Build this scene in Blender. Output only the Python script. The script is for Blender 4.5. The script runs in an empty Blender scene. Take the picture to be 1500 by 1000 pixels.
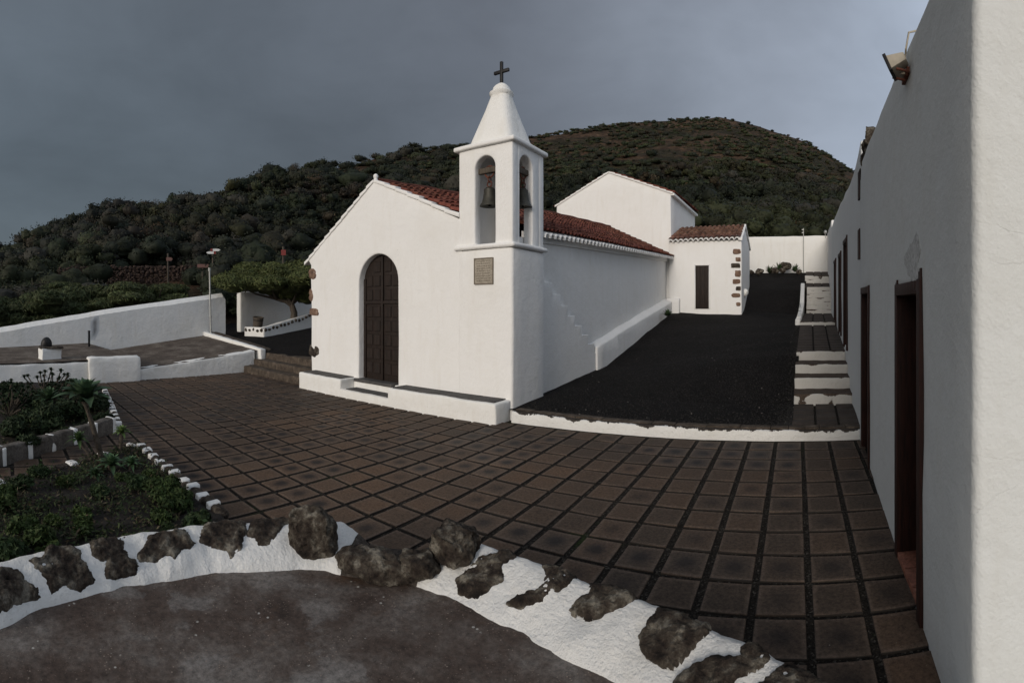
import bpy, bmesh, math, random
import numpy as np
from mathutils import Vector, noise, Matrix
from mathutils.geometry import tessellate_polygon
R = math.radians
sc = bpy.context.scene
col = sc.collection
rng = random.Random(7)
nr = np.random.default_rng(11)
EYE = 2.1                      # camera height above the plaza; layout below is written relative to eye level
F, CY, YAW = 740.0, 448.0, -0.563

def at(x, y, d=None, X=None, Y=None, Z=None):
    """survey helper: a bearing read off the photograph turned into a place, given one known distance"""
    az = YAW + (x-750)/F; a, b, t = math.sin(az), math.cos(az), (CY-y)/F
    if X is not None: d = X/a
    elif Y is not None: d = Y/b
    elif Z is not None: d = Z/t
    return Vector((a*d, b*d, t*d))
def pz(X, Y): return -EYE + .009*X + .02*Y       # plaza surface
def on_plaza(x, y, dz=0):
    az = YAW + (x-750)/F; a, b, t = math.sin(az), math.cos(az), (CY-y)/F
    d = (-EYE+dz)/(t-.009*a-.02*b); return Vector((a*d, b*d, t*d))
def hsh(*k):
    v = math.sin(sum((i+1.37)*12.9898*x for i, x in enumerate(k)))*43758.5453
    return v-math.floor(v)
def lerp(a, b, t): return a+(b-a)*t
def interp(x, pts):
    if x <= pts[0][0]: return pts[0][1]
    for (a, b), (c, d) in zip(pts, pts[1:]):
        if x <= c: return b+(d-b)*(x-a)/(c-a)
    return pts[-1][1]

# ------------------------------------------------------------------ materials
def nodes(m): return m.node_tree.nodes, m.node_tree.links
def new_mat(name, rough=.9, spec=.3):
    m = bpy.data.materials.new(name); m.use_nodes = True
    n, l = nodes(m); b = n['Principled BSDF']; b.inputs['Roughness'].default_value = rough
    b.inputs['Specular IOR Level'].default_value = spec
    return m, n, l, b
def c4(c): return (c[0], c[1], c[2], 1)
def tex(n, l, kind, scale, detail=6, rough=.6, vec=None, **kw):
    t = n.new('ShaderNodeTex'+kind); t.inputs['Scale'].default_value = scale
    if kind == 'Noise': t.inputs['Detail'].default_value = detail; t.inputs['Roughness'].default_value = rough
    for k, v in kw.items():
        if k in ('feature', 'distance'): setattr(t, k, v)
        else: t.inputs[k].default_value = v
    if vec is not None: l.new(vec, t.inputs['Vector'])
    return t
def ramp(n, l, src, stops, interp='LINEAR'):
    r = n.new('ShaderNodeValToRGB'); r.color_ramp.interpolation = interp
    e = r.color_ramp.elements
    while len(e) < len(stops): e.new(.5)
    for k, (p, c) in enumerate(stops): e[k].position = p; e[k].color = c4(c) if len(c) == 3 else c
    l.new(src, r.inputs[0]); return r.outputs[0]
def mixc(n, l, fac, a, b, mode='MIX'):
    x = n.new('ShaderNodeMix'); x.data_type = 'RGBA'; x.blend_type = mode
    for sock, val in ((0, fac), (6, a), (7, b)):
        if isinstance(val, (int, float)): x.inputs[sock].default_value = val
        elif isinstance(val, tuple): x.inputs[sock].default_value = c4(val)
        else: l.new(val, x.inputs[sock])
    return x.outputs[2]
def math_(n, l, op, a, b=0., c=None):
    x = n.new('ShaderNodeMath'); x.operation = op
    for k, v in enumerate((a, b, c)):
        if v is None: continue
        if isinstance(v, (int, float)): x.inputs[k].default_value = v
        else: l.new(v, x.inputs[k])
    return x.outputs[0]
def bump(n, l, bsdf, pairs):
    prev = None
    for h, s, d in pairs:
        b = n.new('ShaderNodeBump'); b.inputs['Strength'].default_value = s; b.inputs['Distance'].default_value = d
        l.new(h, b.inputs['Height'])
        if prev: l.new(prev, b.inputs['Normal'])
        prev = b.outputs[0]
    l.new(prev, bsdf.inputs['Normal'])
def gco(n):
    g = n.new('ShaderNodeNewGeometry'); return g.outputs['Position']
W1, W0 = (1, 1, 1), (0, 0, 0)

def plaster(name, c, stain=.25, cracks=False, coarse=1.0):
    m, n, l, b = new_mat(name, .93, .2); p = gco(n)
    big = tex(n, l, 'Noise', 1.1, 6, .65, p); med = tex(n, l, 'Noise', 7, 8, .7, p); fine = tex(n, l, 'Noise', 60, 5, .6, p)
    mp = n.new('ShaderNodeMapping'); mp.inputs['Scale'].default_value = (3.2, 3.2, .5); l.new(p, mp.inputs[0])
    streak = tex(n, l, 'Noise', 1.6, 6, .6, mp.outputs[0])
    dirty = tuple(x*y for x, y in zip(c, (.80, .76, .68)))
    k1 = ramp(n, l, big.outputs[0], [(.48, W0), (.75, W1)])
    k2 = ramp(n, l, streak.outputs[0], [(.5, W0), (.72, W1)])
    k = math_(n, l, 'MULTIPLY', math_(n, l, 'MAXIMUM', k1, k2), stain)
    colr = mixc(n, l, k, c, dirty)
    sp = ramp(n, l, tex(n, l, 'Noise', 19, 4, .5, p).outputs[0], [(.73, W0), (.76, W1)])
    colr = mixc(n, l, math_(n, l, 'MULTIPLY', sp, stain*1.1), colr, (.30, .27, .23))
    prs = [(big.outputs[0], .25*coarse, .12), (med.outputs[0], .35*coarse, .03), (fine.outputs[0], .35, .006)]
    if cracks:
        w = mixc(n, l, .12, p, tex(n, l, 'Noise', 3, 6, .7, p).outputs[1])
        mp2 = n.new('ShaderNodeMapping'); mp2.inputs['Scale'].default_value = (.6, .6, 2.2); l.new(w, mp2.inputs[0])
        v = tex(n, l, 'Voronoi', 1.0, vec=mp2.outputs[0], feature='DISTANCE_TO_EDGE')
        cr = ramp(n, l, v.outputs['Distance'], [(.0, W1), (.006, W0)])
        msk = ramp(n, l, tex(n, l, 'Noise', 2.1, 3, .5, p).outputs[0], [(.5, W0), (.58, W1)])
        cr = math_(n, l, 'MULTIPLY', cr, msk)
        sy = n.new('ShaderNodeSeparateXYZ'); l.new(p, sy.inputs[0]); cr = math_(n, l, 'MULTIPLY', cr, math_(n, l, 'LESS_THAN', sy.outputs[1], 2.12))
        colr = mixc(n, l, math_(n, l, 'MULTIPLY', cr, .08), colr, (.34, .32, .29))
        inv = math_(n, l, 'SUBTRACT', 1., cr); prs.append((inv, .3, .006))
    l.new(colr, b.inputs['Base Color']); bump(n, l, b, prs); return m

def speckle(name, stops, scale=4, fine=30, rough=.95, bd=.02, bs=.6, attr=None):
    m, n, l, b = new_mat(name, rough, .25); p = gco(n)
    a = tex(n, l, 'Noise', scale, 8, .65, p); f = tex(n, l, 'Noise', fine, 6, .7, p)
    c = ramp(n, l, a.outputs[0], stops)
    g = ramp(n, l, f.outputs[0], [(.3, (.55,)*3), (.7, (1.45,)*3)])
    c = mixc(n, l, 1., c, g, 'MULTIPLY')
    if attr:
        at_ = n.new('ShaderNodeAttribute'); at_.attribute_name = attr
        c = mixc(n, l, 1., c, at_.outputs['Color'], 'MULTIPLY')
    l.new(c, b.inputs['Base Color']); bump(n, l, b, [(a.outputs[0], bs, bd*2), (f.outputs[0], bs, bd*.5)]); return m

def painted(name, stone, paint=(.80, .79, .76), scale=9, rag=.55):
    """ragged whitewash over stone: vertex attribute 'paint' says how thickly the brush covered"""
    m, n, l, b = new_mat(name, .93, .2); p = gco(n)
    a = tex(n, l, 'Noise', scale, 7, .65, p); f = tex(n, l, 'Noise', 45, 6, .7, p)
    st = ramp(n, l, tex(n, l, 'Noise', 5, 6, .7, p).outputs[0], stone)
    st = mixc(n, l, 1., st, ramp(n, l, f.outputs[0], [(.3, (.5,)*3), (.7, (1.5,)*3)]), 'MULTIPLY')
    big = tex(n, l, 'Noise', 2.2, 6, .7, p)
    pt = mixc(n, l, math_(n, l, 'MULTIPLY', ramp(n, l, big.outputs[0], [(.5, W0), (.78, W1)]), .35), paint, (.52, .48, .40))
    at_ = n.new('ShaderNodeAttribute'); at_.attribute_name = 'paint'
    s = math_(n, l, 'ADD', at_.outputs['Fac'], math_(n, l, 'MULTIPLY', math_(n, l, 'SUBTRACT', a.outputs[0], .5), rag*2))
    k = ramp(n, l, s, [(.47, W0), (.52, W1)])
    l.new(mixc(n, l, k, st, pt), b.inputs['Base Color'])
    bump(n, l, b, [(a.outputs[0], .6, .05), (f.outputs[0], .9, .018), (k, .7, .008)]); return m

def wood(name, c, c2, rough=.7):
    m, n, l, b = new_mat(name, rough, .3); p = gco(n)
    mp = n.new('ShaderNodeMapping'); mp.inputs['Scale'].default_value = (9, 9, .9); l.new(p, mp.inputs[0])
    a = tex(n, l, 'Noise', 4, 8, .65, mp.outputs[0])
    l.new(ramp(n, l, a.outputs[0], [(.3, c), (.62, c2)]), b.inputs['Base Color'])
    bump(n, l, b, [(a.outputs[0], .5, .01)]); return m
def plain(name, c, rough=.7, metal=0., var=.25):
    m, n, l, b = new_mat(name, rough, .4); p = gco(n); b.inputs['Metallic'].default_value = metal
    a = tex(n, l, 'Noise', 14, 6, .7, p)
    l.new(ramp(n, l, a.outputs[0], [(.3, tuple(x*(1-var) for x in c)), (.7, tuple(x*(1+var) for x in c))]), b.inputs['Base Color'])
    bump(n, l, b, [(a.outputs[0], .2, .005)]); return m
def leafmat(name, attr='col', rough=.75, mul=1.0):
    m, n, l, b = new_mat(name, rough, .25)
    a = n.new('ShaderNodeAttribute'); a.attribute_name = attr
    x = tex(n, l, 'Noise', 3.0, 4, .6, gco(n))
    g = ramp(n, l, x.outputs[0], [(.3, (.7*mul,)*3), (.7, (1.3*mul,)*3)])
    l.new(mixc(n, l, 1., a.outputs['Color'], g, 'MULTIPLY'), b.inputs['Base Color'])
    return m

M = {}
M['white'] = plaster('limewash', (.80, .79, .77), .24)
M['white_low'] = plaster('limewash_weathered', (.78, .77, .74), .35, coarse=1.5)
M['white_dim'] = plaster('dimmed_limewash', (.72, .73, .72), .2)  # same limewash, colour lowered to stand in for dimmer light on the right-hand building
M['white_crack'] = plaster('limewash_cracked', (.69, .705, .695), .22, cracks=True, coarse=1.2)  # cracked limewash; base also darkened to put the near walls' dimness into colour
M['basalt'] = speckle('basalt', [(.32, (.020, .016, .013)), (.47, (.052, .040, .031)), (.60, (.115, .098, .078)), (.72, (.22, .20, .165))], 9, 34, bd=.04, bs=1.0)
M['lava'] = speckle('lava_rock', [(.32, (.016, .012, .010)), (.44, (.046, .034, .026)), (.53, (.095, .078, .060)), (.63, (.26, .235, .19))], 8, 42, bd=.05, bs=1.0)
M['redstone'] = speckle('tuff', [(.3, (.09, .055, .04)), (.55, (.19, .12, .085)), (.75, (.30, .22, .16))], 8, 40, bd=.02)
M['paint_basalt'] = painted('painted_basalt', [(.3, (.025, .021, .018)), (.6, (.075, .062, .052)), (.8, (.16, .14, .12))], scale=14, rag=.55)
M['paint_steps'] = painted('painted_steps', [(.3, (.05, .037, .028)), (.6, (.10, .075, .058)), (.8, (.16, .125, .1))], paint=(.62, .60, .56))
M['slab'] = speckle('dark_slab', [(.3, (.045, .043, .042)), (.7, (.095, .09, .086))], 5, 50, .8, bd=.004)
M['step_stone'] = speckle('step_stone', [(.3, (.035, .027, .021)), (.55, (.085, .066, .05)), (.75, (.17, .135, .105))], 6, 30, bd=.03, bs=.9)
M['old_floor'] = speckle('old_floor', [(.28, (.045, .034, .027)), (.5, (.095, .075, .06)), (.68, (.17, .145, .12)), (.8, (.26, .235, .2))], 1.7, 22, bd=.02, bs=.8)
M['door'] = wood('dark_door_wood', (.006, .0042, .0034), (.024, .0145, .0105))
M['frame'] = wood('red_frame_wood', (.012, .006, .005), (.045, .016, .011))
M['terra'] = speckle('terracotta_tile', [(.3, (.20, .075, .05)), (.7, (.33, .14, .09))], 6, 40, .7, bd=.003)
M['bronze'] = plain('old_bronze', (.055, .052, .042), .55, .6, .4)
M['rust'] = plain('rusty_iron', (.13, .045, .028), .8, .3, .4)
M['iron'] = plain('dark_iron', (.018, .017, .017), .55, .4)
M['plaque'] = speckle('plaque_stone', [(.3, (.25, .22, .175)), (.7, (.40, .36, .30))], 14, 60, .8, bd=.004)
M['carve'] = plain('plaque_carving', (.19, .16, .125), .9)
M['beige'] = plain('lamp_housing', (.38, .34, .27), .6, 0, .15)
M['glass'] = plain('dark_glass', (.03, .045, .042), .12, 0, .1)
M['pipe'] = plain('galvanised_pipe', (.35, .35, .33), .5, .5, .2)
M['bark'] = wood('bark', (.035, .028, .022), (.11, .09, .07), .95)
M['bark_agave'] = speckle('agave_stem', [(.3, (.04, .032, .024)), (.7, (.11, .09, .07))], 12, 30, bd=.01)
M['sign_red'] = plain('red_paint', (.20, .035, .03), .7); M['sign_white'] = plain('white_paint', (.72, .71, .68), .6, 0, .06)
M['sign_brown'] = plain('brown_sign', (.17, .09, .075), .8)
M['leaf'] = leafmat('foliage'); M['agave'] = leafmat('agave_leaf', rough=.5)

def gravel_mat():
    m, n, l, b = new_mat('black_lapilli', .97, .12); p = gco(n)
    v = tex(n, l, 'Voronoi', 48, vec=p); v2 = tex(n, l, 'Voronoi', 23, vec=p)
    big = tex(n, l, 'Noise', .8, 6, .6, p)
    c = ramp(n, l, v.outputs['Color'], [(.1, (.0045, .0042, .0042)), (.6, (.014, .0125, .012)), (.97, (.035, .031, .029))])
    c = mixc(n, l, ramp(n, l, big.outputs[0], [(.4, W0), (.7, (.6,)*3)]), c, (.0055, .005, .005))
    w = ramp(n, l, tex(n, l, 'Voronoi', 7, vec=p).outputs['Distance'], [(.0, W1), (.035, W1), (.05, W0)])
    wm = ramp(n, l, tex(n, l, 'Noise', 5, 2, .5, p).outputs[0], [(.60, W0), (.62, W1)])
    c = mixc(n, l, math_(n, l, 'MULTIPLY', w, wm), c, (.2, .19, .17))
    l.new(c, b.inputs['Base Color'])
    med = tex(n, l, 'Noise', 5, 6, .7, p)
    bump(n, l, b, [(big.outputs[0], .8, .15), (med.outputs[0], .9, .06), (v2.outputs['Distance'], .9, .03), (v.outputs['Distance'], 1., .02)]); return m
M['gravel'] = gravel_mat()

def paver_mat():
    m, n, l, b = new_mat('concrete_pavers', .88, .22); p = gco(n)
    tone = n.new('ShaderNodeAttribute'); tone.attribute_name = 'tone'
    st = n.new('ShaderNodeAttribute'); st.attribute_name = 'stain'
    uv = n.new('ShaderNodeUVMap'); uv.uv_map = 'UVMap'; sep = n.new('ShaderNodeSeparateXYZ'); l.new(uv.outputs[0], sep.inputs[0])
    dx = math_(n, l, 'ABSOLUTE', math_(n, l, 'SUBTRACT', sep.outputs[0], .5)); dy = math_(n, l, 'ABSOLUTE', math_(n, l, 'SUBTRACT', sep.outputs[1], .5))
    nz = tex(n, l, 'Noise', 9, 8, .72, p); fz = tex(n, l, 'Noise', 38, 8, .8, p); bz = tex(n, l, 'Noise', 1.4, 5, .6, p)
    wob = math_(n, l, 'MULTIPLY', math_(n, l, 'SUBTRACT', nz.outputs[0], .5), .20)
    side = ramp(n, l, math_(n, l, 'MAXIMUM', dx, dy), [(.482, W0), (.494, W1)])
    edge = math_(n, l, 'ADD', math_(n, l, 'MAXIMUM', dx, dy), wob)
    rr = math_(n, l, 'ADD', math_(n, l, 'SQRT', math_(n, l, 'ADD', math_(n, l, 'MULTIPLY', dx, dx), math_(n, l, 'MULTIPLY', dy, dy))), math_(n, l, 'MULTIPLY', wob, 1.3))
    body = mixc(n, l, tone.outputs['Fac'], (.056, .040, .029), (.112, .068, .042))
    body = mixc(n, l, math_(n, l, 'MULTIPLY', ramp(n, l, bz.outputs[0], [(.35, W0), (.7, W1)]), .45), body, (.068, .052, .040))
    rim = ramp(n, l, edge, [(.375, W0), (.455, W1)])
    body = mixc(n, l, math_(n, l, 'MULTIPLY', rim, .5), body, (.135, .098, .074))
    mid = ramp(n, l, rr, [(.12, W1), (.26, W0)])
    body = mixc(n, l, math_(n, l, 'MULTIPLY', mid, st.outputs['Fac']), body, (.008, .007, .0065))
    damp = ramp(n, l, rr, [(.24, W1), (.40, W0)])
    body = mixc(n, l, math_(n, l, 'MULTIPLY', damp, math_(n, l, 'MULTIPLY', st.outputs['Fac'], .55)), body, (.026, .020, .018))
    body = mixc(n, l, 1., body, ramp(n, l, fz.outputs[0], [(.32, (.35,)*3), (.68, (1.65,)*3)]), 'MULTIPLY')
    w = ramp(n, l, tex(n, l, 'Voronoi', 11, vec=p).outputs['Distance'], [(.0, W1), (.035, W1), (.06, W0)])
    wm = ramp(n, l, tex(n, l, 'Noise', 6.3, 2, .5, p).outputs[0], [(.59, W0), (.61, W1)])
    body = mixc(n, l, math_(n, l, 'MULTIPLY', w, wm), body, (.22, .20, .17))
    body = mixc(n, l, side, body, (.022, .018, .015))
    l.new(body, b.inputs['Base Color'])
    l.new(ramp(n, l, st.outputs['Fac'], [(0, (.80,)*3), (1, (.62,)*3)]), b.inputs['Roughness'])
    bump(n, l, b, [(nz.outputs[0], .35, .012), (fz.outputs[0], .55, .004)]); return m
M['paver'] = paver_mat()
def joint_mat():
    m, n, l, b = new_mat('joint_grit', .97, .1); p = gco(n)
    v = tex(n, l, 'Voronoi', 75, vec=p)
    c = ramp(n, l, v.outputs['Color'], [(.1, (.009, .008, .007)), (.7, (.026, .022, .018)), (.96, (.09, .08, .068))])
    g = ramp(n, l, tex(n, l, 'Noise', .9, 5, .7, p).outputs[0], [(.58, W0), (.70, W1)])
    c = mixc(n, l, math_(n, l, 'MULTIPLY', g, .75), c, (.022, .036, .010))
    l.new(c, b.inputs['Base Color']); bump(n, l, b, [(v.outputs['Distance'], .9, .01)]); return m
M['joint'] = joint_mat()
def terrace_mat():
    m, n, l, b = new_mat('stained_concrete', .8, .3); p = gco(n)
    a = tex(n, l, 'Noise', 1.3, 10, .70, p); c2 = tex(n, l, 'Noise', 2.6, 8, .65, p, Distortion=.3); f = tex(n, l, 'Noise', 26, 9, .82, p)
    c = ramp(n, l, a.outputs[0], [(.36, (.030, .020, .015)), (.45, (.064, .045, .035)), (.52, (.094, .075, .063)), (.64, (.17, .152, .137))])
    g = ramp(n, l, c2.outputs[0], [(.55, W0), (.585, W1)])
    gm = ramp(n, l, tex(n, l, 'Noise', .55, 2, .4, p).outputs[0], [(.47, W0), (.55, W1)])
    c = mixc(n, l, math_(n, l, 'MULTIPLY', math_(n, l, 'MULTIPLY', g, gm), .34), c, (.19, .18, .17))
    o = ramp(n, l, tex(n, l, 'Noise', 1.6, 5, .6, p, Distortion=.4).outputs[0], [(.63, W0), (.74, W1)])
    c = mixc(n, l, math_(n, l, 'MULTIPLY', o, .8), c, (.082, .045, .024))
    c = mixc(n, l, 1., c, ramp(n, l, f.outputs[0], [(.32, (.4,)*3), (.68, (1.7,)*3)]), 'MULTIPLY')
    for s, th, co in ((34, .56, (.24, .19, .155)), (17, .63, (.42, .40, .36)), (60, .54, (.19, .14, .11))):
        v = ramp(n, l, tex(n, l, 'Voronoi', s, vec=p).outputs['Distance'], [(.0, W1), (.13, W1), (.18, W0)])
        wm = ramp(n, l, tex(n, l, 'Noise', 3.1+s*.05, 5, .75, p).outputs[0], [(th-.06, W0), (th, W1)])
        c = mixc(n, l, math_(n, l, 'MULTIPLY', v, wm), c, co)
    l.new(c, b.inputs['Base Color']); l.new(ramp(n, l, a.outputs[0], [(.3, (.55,)*3), (.7, (.9,)*3)]), b.inputs['Roughness'])
    bump(n, l, b, [(a.outputs[0], .3, .03), (f.outputs[0], .45, .005)]); return m
M['terrace'] = terrace_mat()
def hill_mat():
    m, n, l, b = new_mat('hill_earth', .97, .1); p = gco(n)
    a = tex(n, l, 'Noise', .045, 9, .68, p); c_ = tex(n, l, 'Noise', .55, 8, .75, p); f = tex(n, l, 'Noise', 4, 6, .75, p)
    c = ramp(n, l, a.outputs[0], [(.36, (.022, .024, .012)), (.48, (.045, .036, .023)), (.56, (.085, .052, .034)), (.66, (.125, .098, .066))])
    g = ramp(n, l, c_.outputs[0], [(.38, (.4,)*3), (.52, (.9,)*3), (.66, (1.9, 1.75, 1.5))])
    c = mixc(n, l, 1., c, g, 'MULTIPLY'); c = mixc(n, l, 1., c, ramp(n, l, f.outputs[0], [(.3, (.5,)*3), (.7, (1.5,)*3)]), 'MULTIPLY')
    l.new(c, b.inputs['Base Color']); bump(n, l, b, [(c_.outputs[0], .8, .9), (f.outputs[0], .8, .2)]); return m
M['hill'] = hill_mat()
M['grey_render'] = speckle('grey_render', [(.3, (.06, .052, .044)), (.55, (.115, .102, .09)), (.75, (.17, .155, .14))], 6, 34, bd=.012, bs=.8)
M['soil'] = speckle('planter_soil', [(.3, (.012, .010, .009)), (.6, (.03, .025, .021)), (.8, (.06, .05, .042))], 6, 60, bd=.02, bs=.9)
M['roof_tile'] = speckle('clay_tiles', [(.3, (.060, .022, .015)), (.5, (.125, .042, .027)), (.68, (.155, .062, .04)), (.85, (.12, .09, .07))], 3.0, 30, bd=.01, attr='tint')
M['old_tile'] = speckle('old_clay_tiles', [(.3, (.06, .034, .024)), (.5, (.15, .078, .05)), (.66, (.22, .13, .09)), (.82, (.12, .10, .075))], 4.5, 26, bd=.012, attr='tint')
M['drystone'] = speckle('dry_stone', [(.3, (.022, .014, .011)), (.55, (.058, .038, .030)), (.75, (.11, .08, .062))], 3.5, 12, bd=.05, bs=.9)

# ------------------------------------------------------------------ object helpers
ROOTS = []
def root(name, label, cat, loc, group=None):
    o = bpy.data.objects.new(name, None); o.empty_display_size = .3; col.objects.link(o)
    o.location = loc; o['label'] = label; o['category'] = cat
    if group: o['group'] = group
    ROOTS.append(o); return o
def top(o, label=None, cat=None, group=None, kind=None):
    if label: o['label'] = label
    if cat: o['category'] = cat
    if group: o['group'] = group
    if kind: o['kind'] = kind
    ROOTS.append(o); return o
def worldloc(o):
    v = Vector(o.location)
    while o.parent: o = o.parent; v += Vector(o.location)
    return v
def link(me, name, mat, parent=None, origin=None):
    o = bpy.data.objects.new(name, me); col.objects.link(o)
    if mat is not None and not me.materials: me.materials.append(mat)
    if parent is not None:
        off = worldloc(parent); o.parent = parent
    else:
        off = Vector(origin) if origin is not None else Vector((0, 0, 0)); o.location = off
    if off.length > 0: me.transform(Matrix.Translation(-off))
    return o
def finish(bm, name, mat, parent=None, origin=None, bevel=0, seg=2, cell=0, amp=0, freq=1.6, smooth=40, paint=None, base_fix=None):
    bmesh.ops.remove_doubles(bm, verts=bm.verts, dist=1e-5)
    bmesh.ops.recalc_face_normals(bm, faces=bm.faces)
    if bevel:
        es = [e for e in bm.edges if len(e.link_faces) == 2 and e.calc_face_angle(0) > R(28)]
        bmesh.ops.bevel(bm, geom=es, offset=bevel, segments=seg, profile=.5, affect='EDGES', clamp_overlap=True)
    if cell:
        lo = [min(v.co[k] for v in bm.verts) for k in range(3)]; hi = [max(v.co[k] for v in bm.verts) for k in range(3)]
        for k in range(3):
            nn = int((hi[k]-lo[k])/cell)
            for i in range(1, nn+1):
                c = [0, 0, 0]; c[k] = lo[k]+(hi[k]-lo[k])*i/(nn+1); no = [0, 0, 0]; no[k] = 1
                bmesh.ops.bisect_plane(bm, geom=bm.verts[:]+bm.edges[:]+bm.faces[:], plane_co=c, plane_no=no)
    if amp:
        for v in bm.verts:
            d = noise.noise_vector(v.co*freq)*amp + noise.noise_vector(v.co*freq*3.7)*amp*.45
            v.co += d
    me = bpy.data.meshes.new(name); bm.to_mesh(me); bm.free()
    if smooth: me.shade_smooth(); me.set_sharp_from_angle(angle=R(smooth))
    if paint:
        a = me.attributes.new('paint', 'FLOAT', 'POINT')
        for i, v in enumerate(me.vertices): a.data[i].value = paint(v.co)
    return link(me, name, mat, parent, origin)
def bm_box(bm, x0, x1, y0, y1, z0, z1):
    v = [bm.verts.new(p) for p in ((x0, y0, z0), (x1, y0, z0), (x1, y1, z0), (x0, y1, z0), (x0, y0, z1), (x1, y0, z1), (x1, y1, z1), (x0, y1, z1))]
    for f in ((0, 3, 2, 1), (4, 5, 6, 7), (0, 1, 5, 4), (1, 2, 6, 5), (2, 3, 7, 6), (3, 0, 4, 7)): bm.faces.new([v[i] for i in f])
    return v
def bm_hexa(bm, lo, hi):
    """lo, hi: four corners each (counter-clockwise from above)"""
    v = [bm.verts.new(p) for p in list(lo)+list(hi)]
    for f in ((0, 3, 2, 1), (4, 5, 6, 7), (0, 1, 5, 4), (1, 2, 6, 5), (2, 3, 7, 6), (3, 0, 4, 7)): bm.faces.new([v[i] for i in f])
def box(name, mat, x0, x1, y0, y1, z0, z1, parent=None, **k):
    bm = bmesh.new(); bm_box(bm, x0, x1, y0, y1, z0, z1); return finish(bm, name, mat, parent, **k)
def bm_plate(bm, outer, holes, to3, a, b):
    """flat plate with holes; to3(u, w, depth)"""
    loops = [outer]+holes
    flat = [p for lp in loops for p in lp]
    tris = tessellate_polygon([[Vector((u, w, 0)) for u, w in lp] for lp in loops])
    A = [bm.verts.new(to3(u, w, a)) for u, w in flat]; B = [bm.verts.new(to3(u, w, b)) for u, w in flat]
    for t in tris:
        try: bm.faces.new([A[i] for i in t]); bm.faces.new([B[i] for i in reversed(t)])
        except ValueError: pass
    i0 = 0
    for lp in loops:
        n = len(lp)
        for i in range(n):
            p, q = i0+i, i0+(i+1) % n
            bm.faces.new((A[p], A[q], B[q], B[p]))
        i0 += n
def arch(x0, x1, z0, ztop, n=14, ell=1.0):
    r = (x1-x0)/2; cx = (x0+x1)/2; zs = ztop-r*ell
    return [(x0, z0), (x1, z0)]+[(cx+r*math.cos(a), zs+r*ell*math.sin(a)) for a in [math.pi*i/n for i in range(n+1)]]
def bm_tube(bm, pts, rad, n=10, cap=True):
    pts = [Vector(p) for p in pts]; rings = []
    if not isinstance(rad, (list, tuple)): rad = [rad]*len(pts)
    up = Vector((0, 0, 1))
    for i, p in enumerate(pts):
        d = (pts[min(i+1, len(pts)-1)]-pts[max(i-1, 0)]).normalized()
        s = d.cross(up if abs(d.z) < .95 else Vector((1, 0, 0))).normalized(); t = s.cross(d)
        rings.append([bm.verts.new(p+(s*math.cos(a)+t*math.sin(a))*rad[i]) for a in [2*math.pi*k/n for k in range(n)]])
    for a, b in zip(rings, rings[1:]):
        for k in range(n): bm.faces.new((a[k], a[(k+1) % n], b[(k+1) % n], b[k]))
    if cap: bm.faces.new(rings[0][::-1]); bm.faces.new(rings[-1])
def tube(name, mat, pts, rad, parent=None, n=10, **k):
    bm = bmesh.new(); bm_tube(bm, pts, rad, n); return finish(bm, name, mat, parent, **k)
def bm_lathe(bm, c, prof, n=24, square=None):
    c = Vector(c); rings = []
    for j, (r, z) in enumerate(prof):
        ring = []
        for k in range(n):
            a = 2*math.pi*(k+.5)/n; ca, sa = math.cos(a), math.sin(a); q = r
            if square:
                e = square[j]; q = r/((abs(ca)**e+abs(sa)**e)**(1/e))
            ring.append(bm.verts.new(c+Vector((q*ca, q*sa, z))))
        rings.append(ring)
    for a, b in zip(rings, rings[1:]):
        for k in range(n): bm.faces.new((a[k], a[(k+1) % n], b[(k+1) % n], b[k]))
    bm.faces.new(rings[0][::-1]); bm.faces.new(rings[-1])
def bm_rock(bm, c, rad, seed=0, rot=0, sub=3, rough=.28, tilt=0.0, square=.0):
    r = bmesh.ops.create_icosphere(bm, subdivisions=sub, radius=1); c = Vector(c)
    so = Vector((seed*3.17, seed*1.7, -seed*2.3)); m = Matrix.Rotation(rot, 3, 'Z') @ Matrix.Rotation(tilt, 3, 'Y')
    for v in r['verts']:
        p = v.co.normalized()
        if square: mx = max(abs(p.x), abs(p.y), abs(p.z)); p = p*lerp(1, .85/mx, square)
        k = 1+noise.noise(p*1.1+so)*rough*1.3+noise.noise(p*2.7+so)*rough*.7+noise.noise(p*7+so)*rough*.3+noise.noise(p*16+so)*rough*.14
        v.co = c+m@Vector((p.x*rad[0]*k, p.y*rad[1]*k, p.z*rad[2]*k))
def rock(name, mat, c, rad, parent=None, seed=0, rot=0, origin=None, **k):
    bm = bmesh.new(); bm_rock(bm, c, rad, seed, rot, **k)
    me = bpy.data.meshes.new(name); bm.to_mesh(me); bm.free(); me.shade_smooth(); me.set_sharp_from_angle(angle=R(50))
    return link(me, name, mat, parent, origin)

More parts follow.
